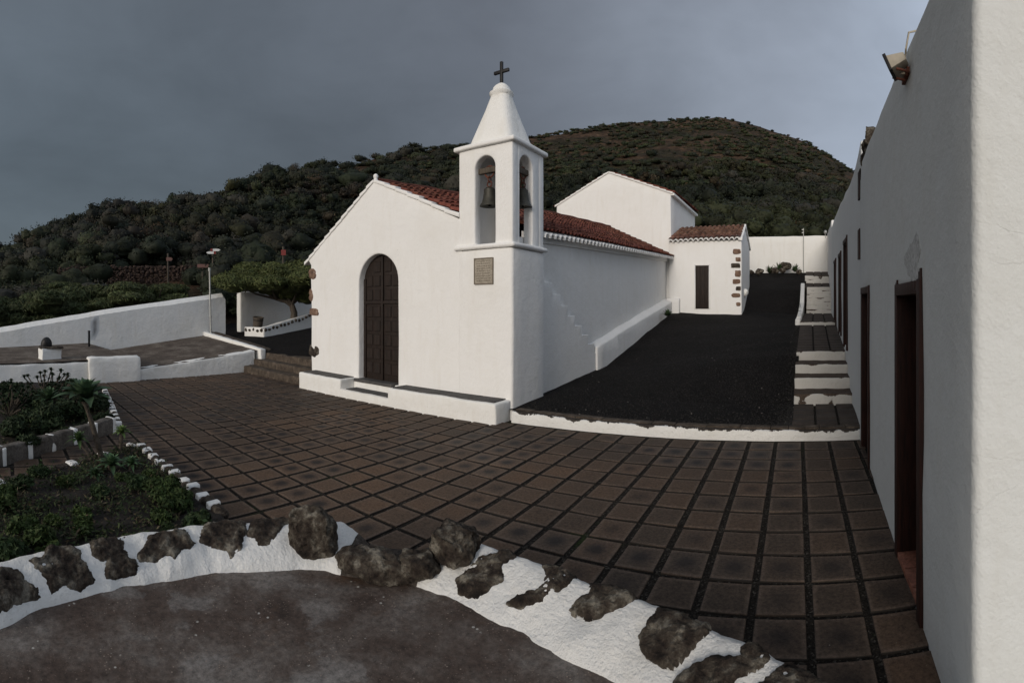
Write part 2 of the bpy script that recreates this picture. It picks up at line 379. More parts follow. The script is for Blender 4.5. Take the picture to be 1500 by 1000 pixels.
def lava(name, mat, c, rad, parent, seed=0, rot=0, npts=15, fine=.012):
    """angular, pitted lava block: hull of scattered points, then weathered"""
    g = random.Random(seed); bm = bmesh.new()
    npts *= 2
    for k in range(npts):
        z = 1-2*(k+.5)/npts; a = k*2.39996+g.uniform(-.5, .5); q = math.sqrt(max(0, 1-z*z)); p = Vector((q*math.cos(a), q*math.sin(a), z))
        p *= lerp(1, .84/max(abs(p.x), abs(p.y), abs(p.z)), .6)*g.uniform(.80, 1.10)
        bm.verts.new(p)
    bmesh.ops.convex_hull(bm, input=bm.verts[:])
    for v in bm.verts: v.co = Vector((v.co.x*rad[0], v.co.y*rad[1], v.co.z*rad[2]))
    bmesh.ops.bevel(bm, geom=bm.edges[:], offset=min(rad)*.13, segments=2, profile=.55, affect='EDGES', clamp_overlap=True)
    bmesh.ops.triangulate(bm, faces=bm.faces[:])
    for it in range(6):
        es = [e for e in bm.edges if e.calc_length() > .022]
        if not es: break
        bmesh.ops.subdivide_edges(bm, edges=es, cuts=1); bmesh.ops.triangulate(bm, faces=[f for f in bm.faces if len(f.verts) > 3])
    bm.normal_update(); so = Vector((seed*3.1, seed, 0)); mv = {}
    for v in bm.verts:
        n_ = noise.noise(v.co*7+so)*.020+noise.noise(v.co*19+so)*fine+noise.noise(v.co*48+so)*fine*.55
        p_ = max(0, noise.noise(v.co*30+so*2)-.28)*-.05
        mv[v] = v.normal*(n_+p_)
    for v, d in mv.items(): v.co += d
    bm.transform(Matrix.Translation(Vector(c)) @ Matrix.Rotation(rot, 4, 'Z') @ Matrix.Rotation(g.uniform(-.15, .15), 4, 'X'))
    me = bpy.data.meshes.new(name); bm.to_mesh(me); bm.free(); me.shade_smooth()
    return link(me, name, mat, parent)

# quad soup with a colour attribute (foliage)
class Soup:
    def __init__(s): s.V = []; s.C = []; s.F = []; s.n = 0
    def add(s, V, Fq, C):
        s.V.append(V); s.F.append(Fq+s.n); s.C.append(np.broadcast_to(C, (len(V), 3)).copy() if np.ndim(C) == 1 else C); s.n += len(V)
    def mesh(s, name, smooth=False):
        V = np.concatenate(s.V).astype(np.float32); Fq = np.concatenate(s.F).astype(np.int32); C = np.concatenate(s.C)
        me = bpy.data.meshes.new(name); me.vertices.add(len(V)); me.vertices.foreach_set('co', V.ravel())
        me.loops.add(Fq.size); me.loops.foreach_set('vertex_index', Fq.ravel())
        me.polygons.add(len(Fq)); me.polygons.foreach_set('loop_start', np.arange(0, Fq.size, 4, dtype=np.int32))
        me.polygons.foreach_set('loop_total', np.full(len(Fq), 4, np.int32))
        me.update(calc_edges=True)
        a = me.attributes.new('col', 'FLOAT_COLOR', 'POINT')
        a.data.foreach_set('color', np.concatenate([C, np.ones((len(C), 1))], 1).astype(np.float32).ravel())
        if smooth: me.shade_smooth()
        return me
def cube_sphere(n):
    V = []; Fq = []
    for ax in range(3):
        for sg in (-1, 1):
            b = len(V)
            for i in range(n+1):
                for j in range(n+1):
                    u, v = math.tan((i/n-.5)*math.pi/2), math.tan((j/n-.5)*math.pi/2)
                    p = [0, 0, 0]; p[ax] = sg; p[(ax+1) % 3] = u*sg; p[(ax+2) % 3] = v
                    L = math.sqrt(1+u*u+v*v); V.append([x/L for x in p])
            for i in range(n):
                for j in range(n):
                    a = b+i*(n+1)+j; Fq.append([a, a+n+1, a+n+2, a+1])
    return np.array(V), np.array(Fq)
CS3, CS4, CS5 = cube_sphere(3), cube_sphere(4), cube_sphere(5)
def lump(D, seed):
    """smooth lumpy radius for unit directions D"""
    g = np.random.default_rng(seed); r = np.ones(len(D))
    for k in range(9):
        d = g.normal(size=3); d[2] = abs(d[2])*.6; d /= np.linalg.norm(d)
        r += g.uniform(.12, .34)*np.exp(-((1-D@d)/g.uniform(.05, .16)))
    return r*.82
def leaves(S, P, N, size, C, g, aspect=1.0, spread=.8):
    n = len(P); N = N+g.normal(size=(n, 3))*spread; N /= np.linalg.norm(N, axis=1)[:, None]+1e-9
    A = np.cross(N, g.normal(size=(n, 3))); A /= np.linalg.norm(A, axis=1)[:, None]+1e-9; B = np.cross(N, A)
    sz = size*g.uniform(.6, 1.4, (n, 1)); A = A*sz*aspect; B = B*sz/aspect
    V = np.stack([P-A, P-B*.8, P+A, P+B*.8], 1).reshape(-1, 3)
    S.add(V, np.arange(4*n).reshape(n, 4), np.repeat(C, 4, 0))
def bush(S, c, rad, colr, seed, nl, ls, core=True, cs=CS3, inner=.74, aspect=1.2, spread=.8, shell=(.80, 1.04)):
    g = np.random.default_rng(seed); c = np.array(c); rad = np.array(rad); colr = np.array(colr)
    if core:
        D, Fq = cs; r = lump(D, seed); k_ = g.normal(size=(3, 4)); k_ *= 11/np.linalg.norm(k_, axis=0); ph = g.uniform(0, 6, 4); w_ = np.sin(D@k_+ph).sum(1)*.25
        V = c+D*rad*(r*inner*(1+.26*w_))[:, None]
        S.add(V, Fq, np.clip(colr*.85*(1+.45*w_)[:, None], .001, 1))  # shade painted in: core dimmed, hollows darker and humps lighter
    D = g.normal(size=(nl, 3)); D[:, 2] = np.where(D[:, 2] < -.25, -D[:, 2], D[:, 2]); D /= np.linalg.norm(D, axis=1)[:, None]
    r = lump(D, seed)*g.uniform(*shell, nl); P = c+D*rad*r[:, None]
    N = D/rad; N /= np.linalg.norm(N, axis=1)[:, None]
    C = colr*g.uniform(.78, 1.25, (nl, 1))*(1+g.normal(size=(nl, 3))*.05)
    leaves(S, P, N, ls, np.clip(C, .002, 1), g, aspect, spread)

# ------------------------------------------------------------------ camera, world, light
cam = bpy.data.cameras.new('camera'); co = bpy.data.objects.new('camera', cam); col.objects.link(co)
cam.type = 'PANO'; cam.panorama_type = 'CENTRAL_CYLINDRICAL'      # the photograph's lens keeps uprights straight and bends level lines
cam.central_cylindrical_range_u_min = -750/F; cam.central_cylindrical_range_u_max = 750/F
cam.central_cylindrical_range_v_min = (CY-1000)/F; cam.central_cylindrical_range_v_max = CY/F
cam.central_cylindrical_radius = 1.0
cam.clip_start = .05; cam.clip_end = 9000
co.location = (0, 0, EYE); co.rotation_euler = (R(90), 0, -YAW); sc.camera = co

SUN_AZ, SUN_EL = R(176), R(16)      # compass from +Y clockwise: the light comes from behind the camera
w = bpy.data.worlds.new("World"); sc.world = w; w.use_nodes = True
n, l = w.node_tree.nodes, w.node_tree.links; bg = n['Background']
sky = n.new('ShaderNodeTexSky'); sky.sky_type = 'NISHITA'; sky.sun_disc = False
sky.sun_elevation = SUN_EL; sky.sun_rotation = SUN_AZ; sky.dust_density = 2.0; sky.air_density = 1.2
tc = n.new('ShaderNodeTexCoord'); dirv = tc.outputs['Generated']
sep = n.new('ShaderNodeSeparateXYZ'); l.new(dirv, sep.inputs[0])
mp = n.new('ShaderNodeMapping'); mp.inputs['Scale'].default_value = (1, 1, 2.2); l.new(dirv, mp.inputs[0])
n1 = tex(n, l, 'Noise', 1.3, 5, .55, mp.outputs[0], Distortion=.3)
n2 = tex(n, l, 'Noise', 3.6, 6, .6, mp.outputs[0], Distortion=.5)
mix_n = math_(n, l, 'ADD', math_(n, l, 'MULTIPLY', n1.outputs[0], .78), math_(n, l, 'MULTIPLY', n2.outputs[0], .22))
# brightness of the cloud deck by direction: dark bank to the west, thinner to the east, a lit gap low in the south behind the camera
east = math_(n, l, 'ADD', math_(n, l, 'MULTIPLY', sep.outputs[0], .5), .5)
cloud = ramp(n, l, east, [(.0, (1.10, 1.38, 1.66)), (.10, (1.04, 1.22, 1.46)), (.25, (1.30, 1.44, 1.72)), (.5, (2.8, 3.15, 3.8)), (.7, (4.1, 4.75, 5.8)), (1, (3.3, 3.9, 4.8))])
var = ramp(n, l, mix_n, [(.36, (.80,)*3), (.5, (1.0,)*3), (.64, (1.20,)*3)])
cloud = mixc(n, l, 1., cloud, var, 'MULTIPLY')
up = ramp(n, l, sep.outputs[2], [(0., (.92,)*3), (.18, (.95,)*3), (.5, (1.1,)*3), (1, (1.15,)*3)])
cloud = mixc(n, l, 1., cloud, up, 'MULTIPLY')
south = ramp(n, l, math_(n, l, 'ADD', math_(n, l, 'MULTIPLY', sep.outputs[1], -.5), .5), [(.62, W0), (.98, W1)])
cloud = mixc(n, l, south, cloud, (6.8, 6.6, 6.4))
final = mixc(n, l, .93, sky.outputs[0], cloud)
l.new(final, bg.inputs[0]); bg.inputs[1].default_value = .10
sun = bpy.data.lights.new('sun', 'SUN'); sun.energy = 1.75; sun.angle = R(18); sun.color = (1, .92, .83)
so = bpy.data.objects.new('sun', sun); col.objects.link(so)
sd = Vector((math.sin(SUN_AZ)*math.cos(SUN_EL), math.cos(SUN_AZ)*math.cos(SUN_EL), math.sin(SUN_EL)))
so.rotation_euler = sd.to_track_quat('Z', 'Y').to_euler(); so.location = (0, -20, 12)
sc.view_settings.view_transform = 'Standard'; sc.view_settings.look = 'None'; sc.view_settings.gamma = 1; sc.view_settings.exposure = 0
sc.cycles.use_denoising = True; sc.cycles.max_bounces = 6; sc.cycles.diffuse_bounces = 3

# ------------------------------------------------------------------ the hill and the far ground
SIL = [(-700, 400, 70), (-300, 396, 62), (-60, 392, 58), (0, 388, 55), (30, 378, 55), (60, 364, 58), (100, 341, 60), (160, 320, 64), (215, 311, 68), (300, 298, 74), (345, 282, 80), (400, 262, 90),
       (440, 246, 100), (500, 240, 112), (600, 221, 128), (670, 212, 140), (800, 199, 155), (870, 184, 168), (940, 178, 175), (1050, 171, 180), (1110, 183, 182), (1180, 207, 182), (1240, 242, 180),
       (1300, 285, 175), (1400, 350, 160), (1500, 400, 140), (1700, 430, 120)]
def sil(px):
    return interp(px, [(a, (CY-b)/F) for a, b, c in SIL]), interp(px, [(a, c) for a, b, c in SIL])
def t0(px): return interp(px, [(-100, -.115), (100, -.095), (300, -.06), (460, -.05), (900, .04), (1100, .075), (1250, .09), (1500, -.05)])
def hz(px, r):
    ts, RR = sil(px); a = t0(px); r0 = 24.0
    if px > 640 and r < 27.8: return -3.2
    if r <= r0: 
        return max(-3.2, -3.2+(r-14)*.0) if r < 14 else lerp(-3.2, r0*a, (r-14)/10)
    if r <= RR:
        s = math.log(r/r0)/math.log(RR/r0)
        e = lerp(a, ts, s**.9); z = r*e
        X = math.sin(YAW+(px-750)/F)*r; Y = math.cos(YAW+(px-750)/F)*r
        z += (noise.noise((X*.05, Y*.05, 0))*2.2+noise.noise((X*.13, Y*.13, 3))*.9)*min(1, (r-r0)/25)*(1-.75*s**3)
        # narrow cultivation terraces cut into the slope
        z += .35*math.sin(z*1.7+noise.noise((X*.03, Y*.03, 9))*3)*min(1, (r-r0)/30)*(1-s**4)
        return z
    zR = RR*ts; return max(-45, zR-(r-RR)*.35-(r-RR)**2*.002)
bm = bmesh.new()
pxs = [-1850+i*26 for i in range(0, 180)]
pxs = [p for p in np.linspace(-1574, 3075.9, 240)]           # full circle (2*pi*F px)
rs = [14, 17, 20, 22, 24, 26, 28.5, 31, 34, 37, 40, 44, 48, 52, 56, 60, 64, 68, 73, 78, 84, 90, 97, 104, 112, 120, 128, 136, 144, 152, 160, 167, 174, 180, 187, 196, 210, 240, 300, 420, 700, 1500, 4000]
grid = []
for r in rs:
    row = []
    for p in pxs[:-1]:
        az = YAW+(p-750)/F; q = p if p < 2000 else -1574+0*(p)
        if p > 1700: z = -3.2 if r < 80 else -3.2-(r-80)*.02
        elif p < -700: k = min(1, (-700-p)/500); z = lerp(hz(-700, r), -3.2 if r < 80 else -3.2-(r-80)*.02, k)
        else: z = hz(p, r)
        row.append(bm.verts.new((math.sin(az)*r, math.cos(az)*r, z)))
    grid.append(row)
cn = bm.verts.new((0, 0, -3.2)); N = len(grid[0])
for k in range(N): bm.faces.new((cn, grid[0][(k+1) % N], grid[0][k]))
for a, b in zip(grid, grid[1:]):
    for k in range(N): bm.faces.new((a[k], a[(k+1) % N], b[(k+1) % N], b[k]))
top(finish(bm, 'hill', M['hill'], smooth=180), kind='structure')

GREENS = [(.028, .038, .016), (.022, .032, .014), (.034, .042, .018), (.042, .050, .020), (.026, .030, .020), (.045, .040, .022), (.058, .040, .022), (.050, .046, .038), (.034, .044, .028), (.018, .026, .013)]
S = Soup(); k = 0
while k < 4600:
    px = nr.uniform(-60, 1262); ts, RR = sil(px); a = t0(px); s = nr.uniform(0, 1.0)**.85
    r = 24*math.exp(s*math.log(RR/24)*1.0)
    if 462 < px < 800 and r < 60: 
        if nr.uniform() < .8: continue
    if r < 27: continue
    az = YAW+(px-750)/F; X, Y = math.sin(az)*r, math.cos(az)*r
    if px > 780 and Y < 28: continue
    # bare patches high on the slope
    dens = noise.noise((X*.035+5, Y*.035, 1.3))
    high = s > .62 and px > 700
    if high and nr.uniform() < .28+max(0, dens)*.9: continue
    if 90 < px < 330 and 27 < r < 39: continue                      # track and stone wall
    R_ = (.45+1.5*nr.uniform()**2.2)*(1.25 if r < 90 else 1.0)*(.62 if high else 1)*(1.25 if px < 420 else 1)
    z = hz(px, r)
    ci = int(nr.integers(0, len(GREENS))) if nr.uniform() < .75 else int(3+3*nr.uniform())
    pn = noise.noise((X*.045, Y*.045, 2.2))+.35*noise.noise((X*.16, Y*.16, 6))
    if nr.uniform() < .72: ci = 9 if pn < -.18 else 1 if pn < -.02 else 4 if pn < .10 else 8 if pn < .2 else 7 if pn < .32 else 3
    c = (np.array(GREENS[ci])*.72+np.array((.030, .034, .018))*.28)*nr.uniform(.42, .92)
    if noise.noise((X*.06, Y*.06, 7.7)) > .25: c = c*np.array((1.08, .93, .86))
    nl = int(min(420, 60+6500/r)*(.7 if high else 1))
    if r < 80:
        for q in range(5):
            a_ = nr.uniform(0, 6.28); o_ = nr.uniform(.3, .95)*R_; rq = R_*nr.uniform(.26, .50)
            bush(S, (X+math.cos(a_)*o_, Y+math.sin(a_)*o_, z+R_*nr.uniform(.15, .75)), (rq, rq, rq*nr.uniform(.75, 1.05)), c*nr.uniform(.75, 1.2), 1000+k+q*7777, int(nl*.42), max(.05, .0017*r+.014), spread=.75, cs=CS4, shell=(.72, 1.10), aspect=1.45)
        k += 1; continue
    bush(S, (X, Y, z+R_*.30), (R_*nr.uniform(.9, 1.5), R_*nr.uniform(.9, 1.5), R_*nr.uniform(.55, .95)), c, 1000+k, nl, max(.06, min(R_*.10, .0013*r+.03)), spread=.42)
    k += 1
k = 0
while k < 3600:                                                    # low wind-clipped scrub of the upper dome
    px = nr.uniform(560, 1262); ts, RR = sil(px); s = nr.uniform(.5, 1.0); r = 24*math.exp(s*math.log(RR/24)); az = YAW+(px-750)/F; X, Y = math.sin(az)*r, math.cos(az)*r
    if noise.noise((X*.05, Y*.05, 3.3))+.5*noise.noise((X*.17, Y*.17, 1)) > .24: continue
    R_ = nr.uniform(.35, .85); c = np.array(GREENS[int(nr.integers(0, 7))])*nr.uniform(.75, 1.3)
    bush(S, (X, Y, hz(px, r)+R_*.2), (R_*1.3, R_*1.3, R_*.6), c, 30000+k, 34, .13); k += 1
top(link(S.mesh('hillside_scrub'), 'hillside_scrub', M['leaf']), 'dense dark green and brown scrub covering the whole hillside', 'scrub', kind='stuff')

def tree(name, label, px, py_top, r, wid, hgt, colr, seed, ls=.12, nl=900, blobs=7, group='trees along the left ridge', bare=False, zbase=None):
    az = YAW+(px-750)/F; X, Y = math.sin(az)*r, math.cos(az)*r; zt = (CY-py_top)/F*r; zb = (hz(px, r) if zbase is None else zbase)-.1
    hgt = max(hgt, .6); t = root(name, label, 'tree', (X, Y, zb), group)
    g = random.Random(seed); S = Soup(); zc = zt-hgt*.5
    cr = []
    for b in range(blobs):
        a = g.uniform(0, 6.28); q = g.uniform(.15, .62)
        cr.append((X+math.cos(a)*wid*q, Y+math.sin(a)*wid*q, zc+g.uniform(-.28, .22)*hgt, wid*g.uniform(.26, .42), hgt*g.uniform(.24, .34)))
    for i, (x, y, z, rx, rz) in enumerate(cr):
        bush(S, (x, y, z), (rx, rx, rz), colr, seed*31+i, nl//blobs, ls, core=not bare, cs=CS5, inner=.8, shell=(.6, 1.15) if bare else (.80, 1.05), aspect=1.5 if bare else 1.2, spread=1.2 if bare else .45)
    link(S.mesh('crown'), 'crown', M['leaf'], t)
    bm = bmesh.new(); mid = Vector((X+g.uniform(-.1, .1), Y, lerp(zb, zc, .6)))
    bm_tube(bm, [(X, Y, zb), (X+.05, Y, lerp(zb, zc, .3)), mid], [wid*.07+.05, wid*.055+.04, wid*.045+.03], 8)
    for (x, y, z, rx, rz) in cr: bm_tube(bm, [mid, (lerp(mid.x, x, .5), lerp(mid.y, y, .5), lerp(mid.z, z, .65)), (x, y, z)], [wid*.035+.02, wid*.025+.015, .012], 6)
    if bare:
        for k in range(60):
            x, y, z, rx, rz = g.choice(cr); d = Vector((g.gauss(0, 1), g.gauss(0, 1), abs(g.gauss(.5, .8)))).normalized()
            bm_tube(bm, [(x, y, z), (x+d.x*rx*.6, y+d.y*rx*.6, z+d.z*rz*.7), (x+d.x*rx*1.1+g.uniform(-.1, .1), y+d.y*rx*1.1, z+d.z*rz*1.3)], [.025, .015, .006], 4)
    finish(bm, 'trunk', M['bark'], t)
    return t
RIDGE = [(8, 372, 50, .9, 1.5, 4, 'small dark tree at the far left edge of the hill'),
         (52, 362, 54, 2.4, 2.6, 8, 'grey green rounded tree lowest on the left ridge'),
         (88, 318, 58, 1.8, 3.0, 7, 'greyish bare twiggy tree rising on the left ridge'),
         (112, 322, 58, 2.0, 2.6, 1, 'dark tree just right of the bare twiggy one on the ridge'),
         (138, 312, 60, 1.7, 3.0, 0, 'dark evergreen with two tufts on the ridge'),
         (172, 290, 60, 3.0, 4.2, 9, 'broad very dark evergreen with sloping crown on the left ridge'),
         (206, 290, 62, 2.6, 4.0, 1, 'rounded dark evergreen at the right of the broad one'),
         (232, 290, 66, 2.0, 2.6, 7, 'pale grey bare tree between dark evergreens on the ridge'),
         (262, 280, 66, 2.6, 3.4, 1, 'dark tree with flat top in the middle of the left ridge'),
         (300, 281, 70, 2.7, 3.2, 0, 'wide dark tree on the ridge above the white stub signposts'),
         (352, 254, 76, 2.4, 3.0, 1, 'round dark tree where the ridge steps up'),
         (378, 250, 78, 3.0, 3.2, 9, 'low wide dark tree right of the step in the ridge'),
         (405, 244, 84, 2.2, 2.8, 0, 'small tufted tree on the ridge left of the gable'),
         (432, 236, 90, 2.0, 2.6, 7, 'thin open tree on the skyline left of the gable'),
         (455, 235, 94, 2.2, 2.8, 2, 'upright tufted tree on the skyline near the gable peak'),
         (150, 345, 46, 2.4, 3.0, 1, 'dark tree on the slope below the ridge at left'),
         (215, 350, 46, 2.4, 2.6, 4, 'dull green tree on the slope above the dry stone wall'),
         (60, 395, 34, 1.6, 2.0, 8, 'grey green shrubby tree left of the dry stone wall'),
         (20, 405, 31, 1.7, 2.2, 0, 'dark shrubby tree above the sloping white wall at far left'),
         (262, 352, 43, 1.6, 1.8, 8, 'pale green round shrub tree behind the arrow signs'),
         (395, 330, 50, 2.4, 3.0, 5, 'olive brown bushy tree left of the chapel eave'),
         (350, 345, 44, 2.0, 2.4, 1, 'dark bushy tree behind the two white arrow boards')]
for i, (px, py, r, wd, hg, ci, lb) in enumerate(RIDGE):
    tree('hill_tree', lb, px, py, r, wd*1.1, hg*1.1, np.array(GREENS[ci])*(.72 if ci != 7 else .95), 50+i, .11 if ci != 7 else .05, 1300 if r < 50 else 1000, bare=(ci == 7))

# dry stone wall and trail signs
def stone_run(name, label, pts, hgt, cell=.42, seed=0):
    t = root(name, label, 'wall', (pts[0][0], pts[0][1], pts[0][2]))
    bm = bmesh.new(); g = random.Random(seed)
    for (a, b) in zip(pts, pts[1:]):
        a, b = Vector(a), Vector(b); L = (b-a).length; nn = max(1, int(L/cell)); d = (b-a).normalized()
        for i in range(nn):
            for k in range(int(hgt/(cell*.55))):
                p = a+d*(i+.5+.25*(k % 2)+g.uniform(-.15, .15))*cell; p.z += cell*.5*k+g.uniform(-.05, .05)
                q_ = g.uniform(.7, 1.25); bm_rock(bm, p, (cell*.6*q_, cell*.5, cell*.36*q_), seed=g.random()*50, rot=g.uniform(0, 3), sub=2, rough=.4, square=.6)
    finish(bm, 'stonework', M['drystone'], t, smooth=0); return t
wl = []
for px in range(84, 341, 32):
    r = 36.0; z = (CY-interp(px, [(84, 419), (160, 417), (250, 417), (340, 414)]))/F*r
    az = YAW+(px-750)/F; wl.append((math.sin(az)*r, math.cos(az)*r, z-.1))
stone_run('dry_stone_wall', 'long rough brown dry stone wall low on the hillside', wl, 1.75, cell=.30, seed=4)
def signpost(label, px, ytop, ybot, r, boards):
    az = YAW+(px-750)/F; X, Y = math.sin(az)*r, math.cos(az)*r; zt, zb = (CY-ytop)/F*r, (CY-ybot)/F*r
    t = root('signpost', label, 'sign', (X, Y, zb))
    box('post', M['bark'], X-.05, X+.05, Y-.05, Y+.05, zb-.4, zt, t, bevel=.01)
    tx, ty = math.cos(az), -math.sin(az); nx, ny = -math.sin(az), -math.cos(az)
    for (u0, u1, v0, v1, mt, tip) in boards:
        def P(u, v, dd):
            s = (u-px)/F*r; return Vector((X+tx*s+nx*(.08+dd), Y+ty*s+ny*(.08+dd), (CY-v)/F*r))
        vm = (v0+v1)/2; hh = (u1-u0)*.22*(1 if tip > 0 else -1)
        poly = [(u0, v1), (u1, v1), (u1, v0), (u0, v0)] if tip == 0 else ([(u0, v1), (u1-hh, v1), (u1, vm), (u1-hh, v0), (u0, v0)] if tip > 0 else [(u0-hh, v1), (u1, v1), (u1, v0), (u0-hh, v0), (u0, vm)])
        bm = bmesh.new(); bm_plate(bm, poly, [], lambda a, b, dd: P(a, b, dd), 0, .03); bd = finish(bm, 'board', mt, t, smooth=0)
        if mt is M['sign_white']:
            e = (u0-.6, u0+2.4) if tip > 0 else (u1-2.4, u1+.6)
            bm = bmesh.new(); bm_plate(bm, [(e[0], v1+.3), (e[1], v1+.3), (e[1], v0-.3), (e[0], v0-.3)], [], lambda a, b, dd: P(a, b, dd), -.01, .045); finish(bm, 'red_end', M['sign_red'], bd, smooth=0)
    return t
signpost('wooden post with a small red and pink arrow in front of dry stone wall', 246, 371, 412, 34, [(243.5, 253, 377, 382, M['sign_brown'], 1)])
signpost('post with two white red-tipped trail arrows pointing opposite ways', 312, 364, 398, 30, [(309, 323, 364.6, 368, M['sign_white'], 1), (302, 315.5, 368.4, 372, M['sign_white'], -1)])
signpost('low post with wide faded brown notice board beside the metal pole', 297, 388, 412, 30, [(289, 305, 387, 392, M['sign_brown'], 0)])
signpost('thin post with small square red sign above the flat-topped tree', 415, 361, 392, 30, [(411.7, 418.7, 366, 374, M['sign_red'], 0)])

# ------------------------------------------------------------------ plaza of square pavers
def in_poly(x, y, poly):
    c = False
    for i in range(len(poly)):
        x0, y0 = poly[i]; x1, y1 = poly[i-1]
        if (y0 > y) != (y1 > y) and x < (x1-x0)*(y-y0)/(y1-y0)+x0: c = not c
    return c
PL_R = [(-7.22, 1.93), (-4.35, 2.05), (-3.55, 1.95), (-3.7, 1.2), (-3.4, .4), (-3.2, -.3), (-2.5, -3), (-4.0, -3), (-6.0, 0)]
PL_L = [(-8.42, 1.9), (-12.4, 2.42), (-14.15, 2.42), (-14.15, -3), (-4.9, -3), (-6.95, 0)]
def wallX(Y): return .77+.035*(Y-2.6)
SX, SY, OX, OY = .381, .397, -.294, 7.27
bm = bmesh.new()
g = [bm.verts.new((x, y, pz(x, y)-.014)) for x, y in ((-14.4, -4), (1.4, -4), (1.4, 7.6), (-14.4, 7.6))]; bm.faces.new(g)
top(finish(bm, 'plaza_joints', M['joint'], smooth=0, cell=1.0, amp=.004), kind='structure')
bm = bmesh.new(); uvl = bm.loops.layers.uv.new('UVMap'); tl = bm.verts.layers.float.new('tone'); sl = bm.verts.layers.float.new('stain')
STAIN = {}
for (i, j) in [(-5, 1), (-4, 1), (-3, 1), (-2, 1), (-1, 1), (0, 1), (-4, 2), (-3, 2), (-2, 2), (-1, 2), (0, 2), (-3, 0), (-2, 0), (-1, 0), (0, 0)]: STAIN[(i, j)] = .8
for i in range(-7, 2): STAIN[(i, 8)] = .85-.06*abs(i+5)
for (i, j) in [(0, 8), (1, 10), (0, 10), (-1, 10), (1, 8)]: STAIN[(i, j)] = .5
for (i, j) in [(-14, 8), (-13, 9), (-14, 9), (-15, 9)]: STAIN[(i, j)] = .9
for i in range(-37, 4):
    for j in range(-1, 26):
        x0, x1 = OX+SX*i, OX+SX*(i+1); y1, y0 = OY-SY*j, OY-SY*(j+1)
        if j == -1: y1 = OY+.07
        cx, cy = (x0+x1)/2, (y0+y1)/2
        if j == -1 and x1 > -4.6: continue
        if x1 > wallX(cy)-.02: x1 = wallX(cy)+.05
        if x1-x0 < .08 or in_poly(cx, cy, PL_R) or in_poly(cx, cy, PL_L): continue
        if cx < -14.3 or cy > 7.4: continue
        gx, gy = .023+.006*hsh(i), .019+.004*hsh(j, 2)
        j_ = lambda k: (hsh(i, j, k)-.5)*.010
        tilt = [(hsh(i, j, 20+q)-.5)*.007 for q in range(4)]
        P = [(x0+gx+j_(1), y0+gy+j_(2)), (x1-gx+j_(3), y0+gy+j_(4)), (x1-gx+j_(5), y1-gy+j_(6)), (x0+gx+j_(7), y1-gy+j_(8))]
        far = cx < -7 or cy > 5
        st = STAIN.get((i, j), 0)
        if not st:
            h = hsh(i, j, 9); cl = noise.noise((cx*.33+2, cy*.5, .5))
            st = (.45+.6*hsh(i, j, 5)) if (cx < -3.5 and ((cl > .0 and h > .25) or (-11.5 < cx < -4.8 and 3.4 < cy < 6.3 and h > .3))) else (.4*h if h > .75 else 0)
        tn = min(1, max(0, .25+.9*noise.noise((cx*.4, cy*.4, 4.2))+.55*(hsh(i, j, 3)-.35)+(.25 if -8 < cx < -1.5 and cy < 6 else -.15)))
        rings = []
        for (ins, dz) in ((0, -.03), (0, -.006), (.006, 0.0), (.05, .0015)):
            ring = []
            for q, (px_, py_) in enumerate(P):
                sx_ = 1 if q in (0, 3) else -1; sy_ = 1 if q in (0, 1) else -1
                x, y = px_+ins*sx_, py_+ins*sy_
                v = bm.verts.new((x, y, pz(x, y)+dz+tilt[q])); v[tl] = tn; v[sl] = st; ring.append(v)
            rings.append(ring)
        UV = {}
        for ring in rings:
            for q, v in enumerate(ring): UV[v] = (min(1, max(0, (v.co.x-x0-gx)/(x1-x0-2*gx))), min(1, max(0, (v.co.y-y0-gy)/(y1-y0-2*gy))))
        fs = [bm.faces.new(rings[3])]
        for a, b in zip(rings, rings[1:]):
            for q in range(4): fs.append(bm.faces.new((a[q], a[(q+1) % 4], b[(q+1) % 4], b[q])))
        for f in fs:
            for lp in f.loops: lp[uvl].uv = UV[lp.vert]
me = bpy.data.meshes.new('plaza'); bm.to_mesh(me); bm.free()
top(link(me, 'plaza', M['paver']), kind='structure')

# ------------------------------------------------------------------ black lapilli yard and its kerb
def side_z(Y): return interp(Y, [(7.5, -1.80), (8.87, -1.74), (12.2, -1.53), (18.3, -.40), (19.4, -.26), (22, .55), (24, 1.3), (26, 1.72)])
def path_z(Y): return interp(Y, [(7.5, -1.80), (9.15, -1.78), (9.7, -1.62), (11.1, -1.06), (15.9, -.60), (20.5, -.30), (22, .76), (23.5, 1.2), (26, 1.74)])
def pathX(Y): return interp(Y, [(7.5, -.07), (10, -.02), (16, .12), (20.5, .3), (26, .5)])
bm = bmesh.new(); rows = []
for a in range(75):
    Y = 7.42+a*.25; rows.append([])
    for b in range(41):
        x0 = -4.95; x1 = pathX(Y)+.05; X = lerp(x0, x1, b/40); k = b/40; k = k*k*(3-2*k)
        if Y > 19.6: x0 = -5.5
        z = lerp(side_z(Y), path_z(Y), k)+noise.noise((X*.8, Y*.8, 0))*.035+noise.noise((X*3, Y*3, 5))*.012
        rows[-1].append(bm.verts.new((X, Y, z-.02)))
for a, b in zip(rows, rows[1:]):
    for k in range(40): bm.faces.new((a[k], a[k+1], b[k+1], b[k]))
top(finish(bm, 'gravel_yard', M['gravel'], smooth=180), kind='structure')
S = Soup(); D1_, F1_ = cube_sphere(1)
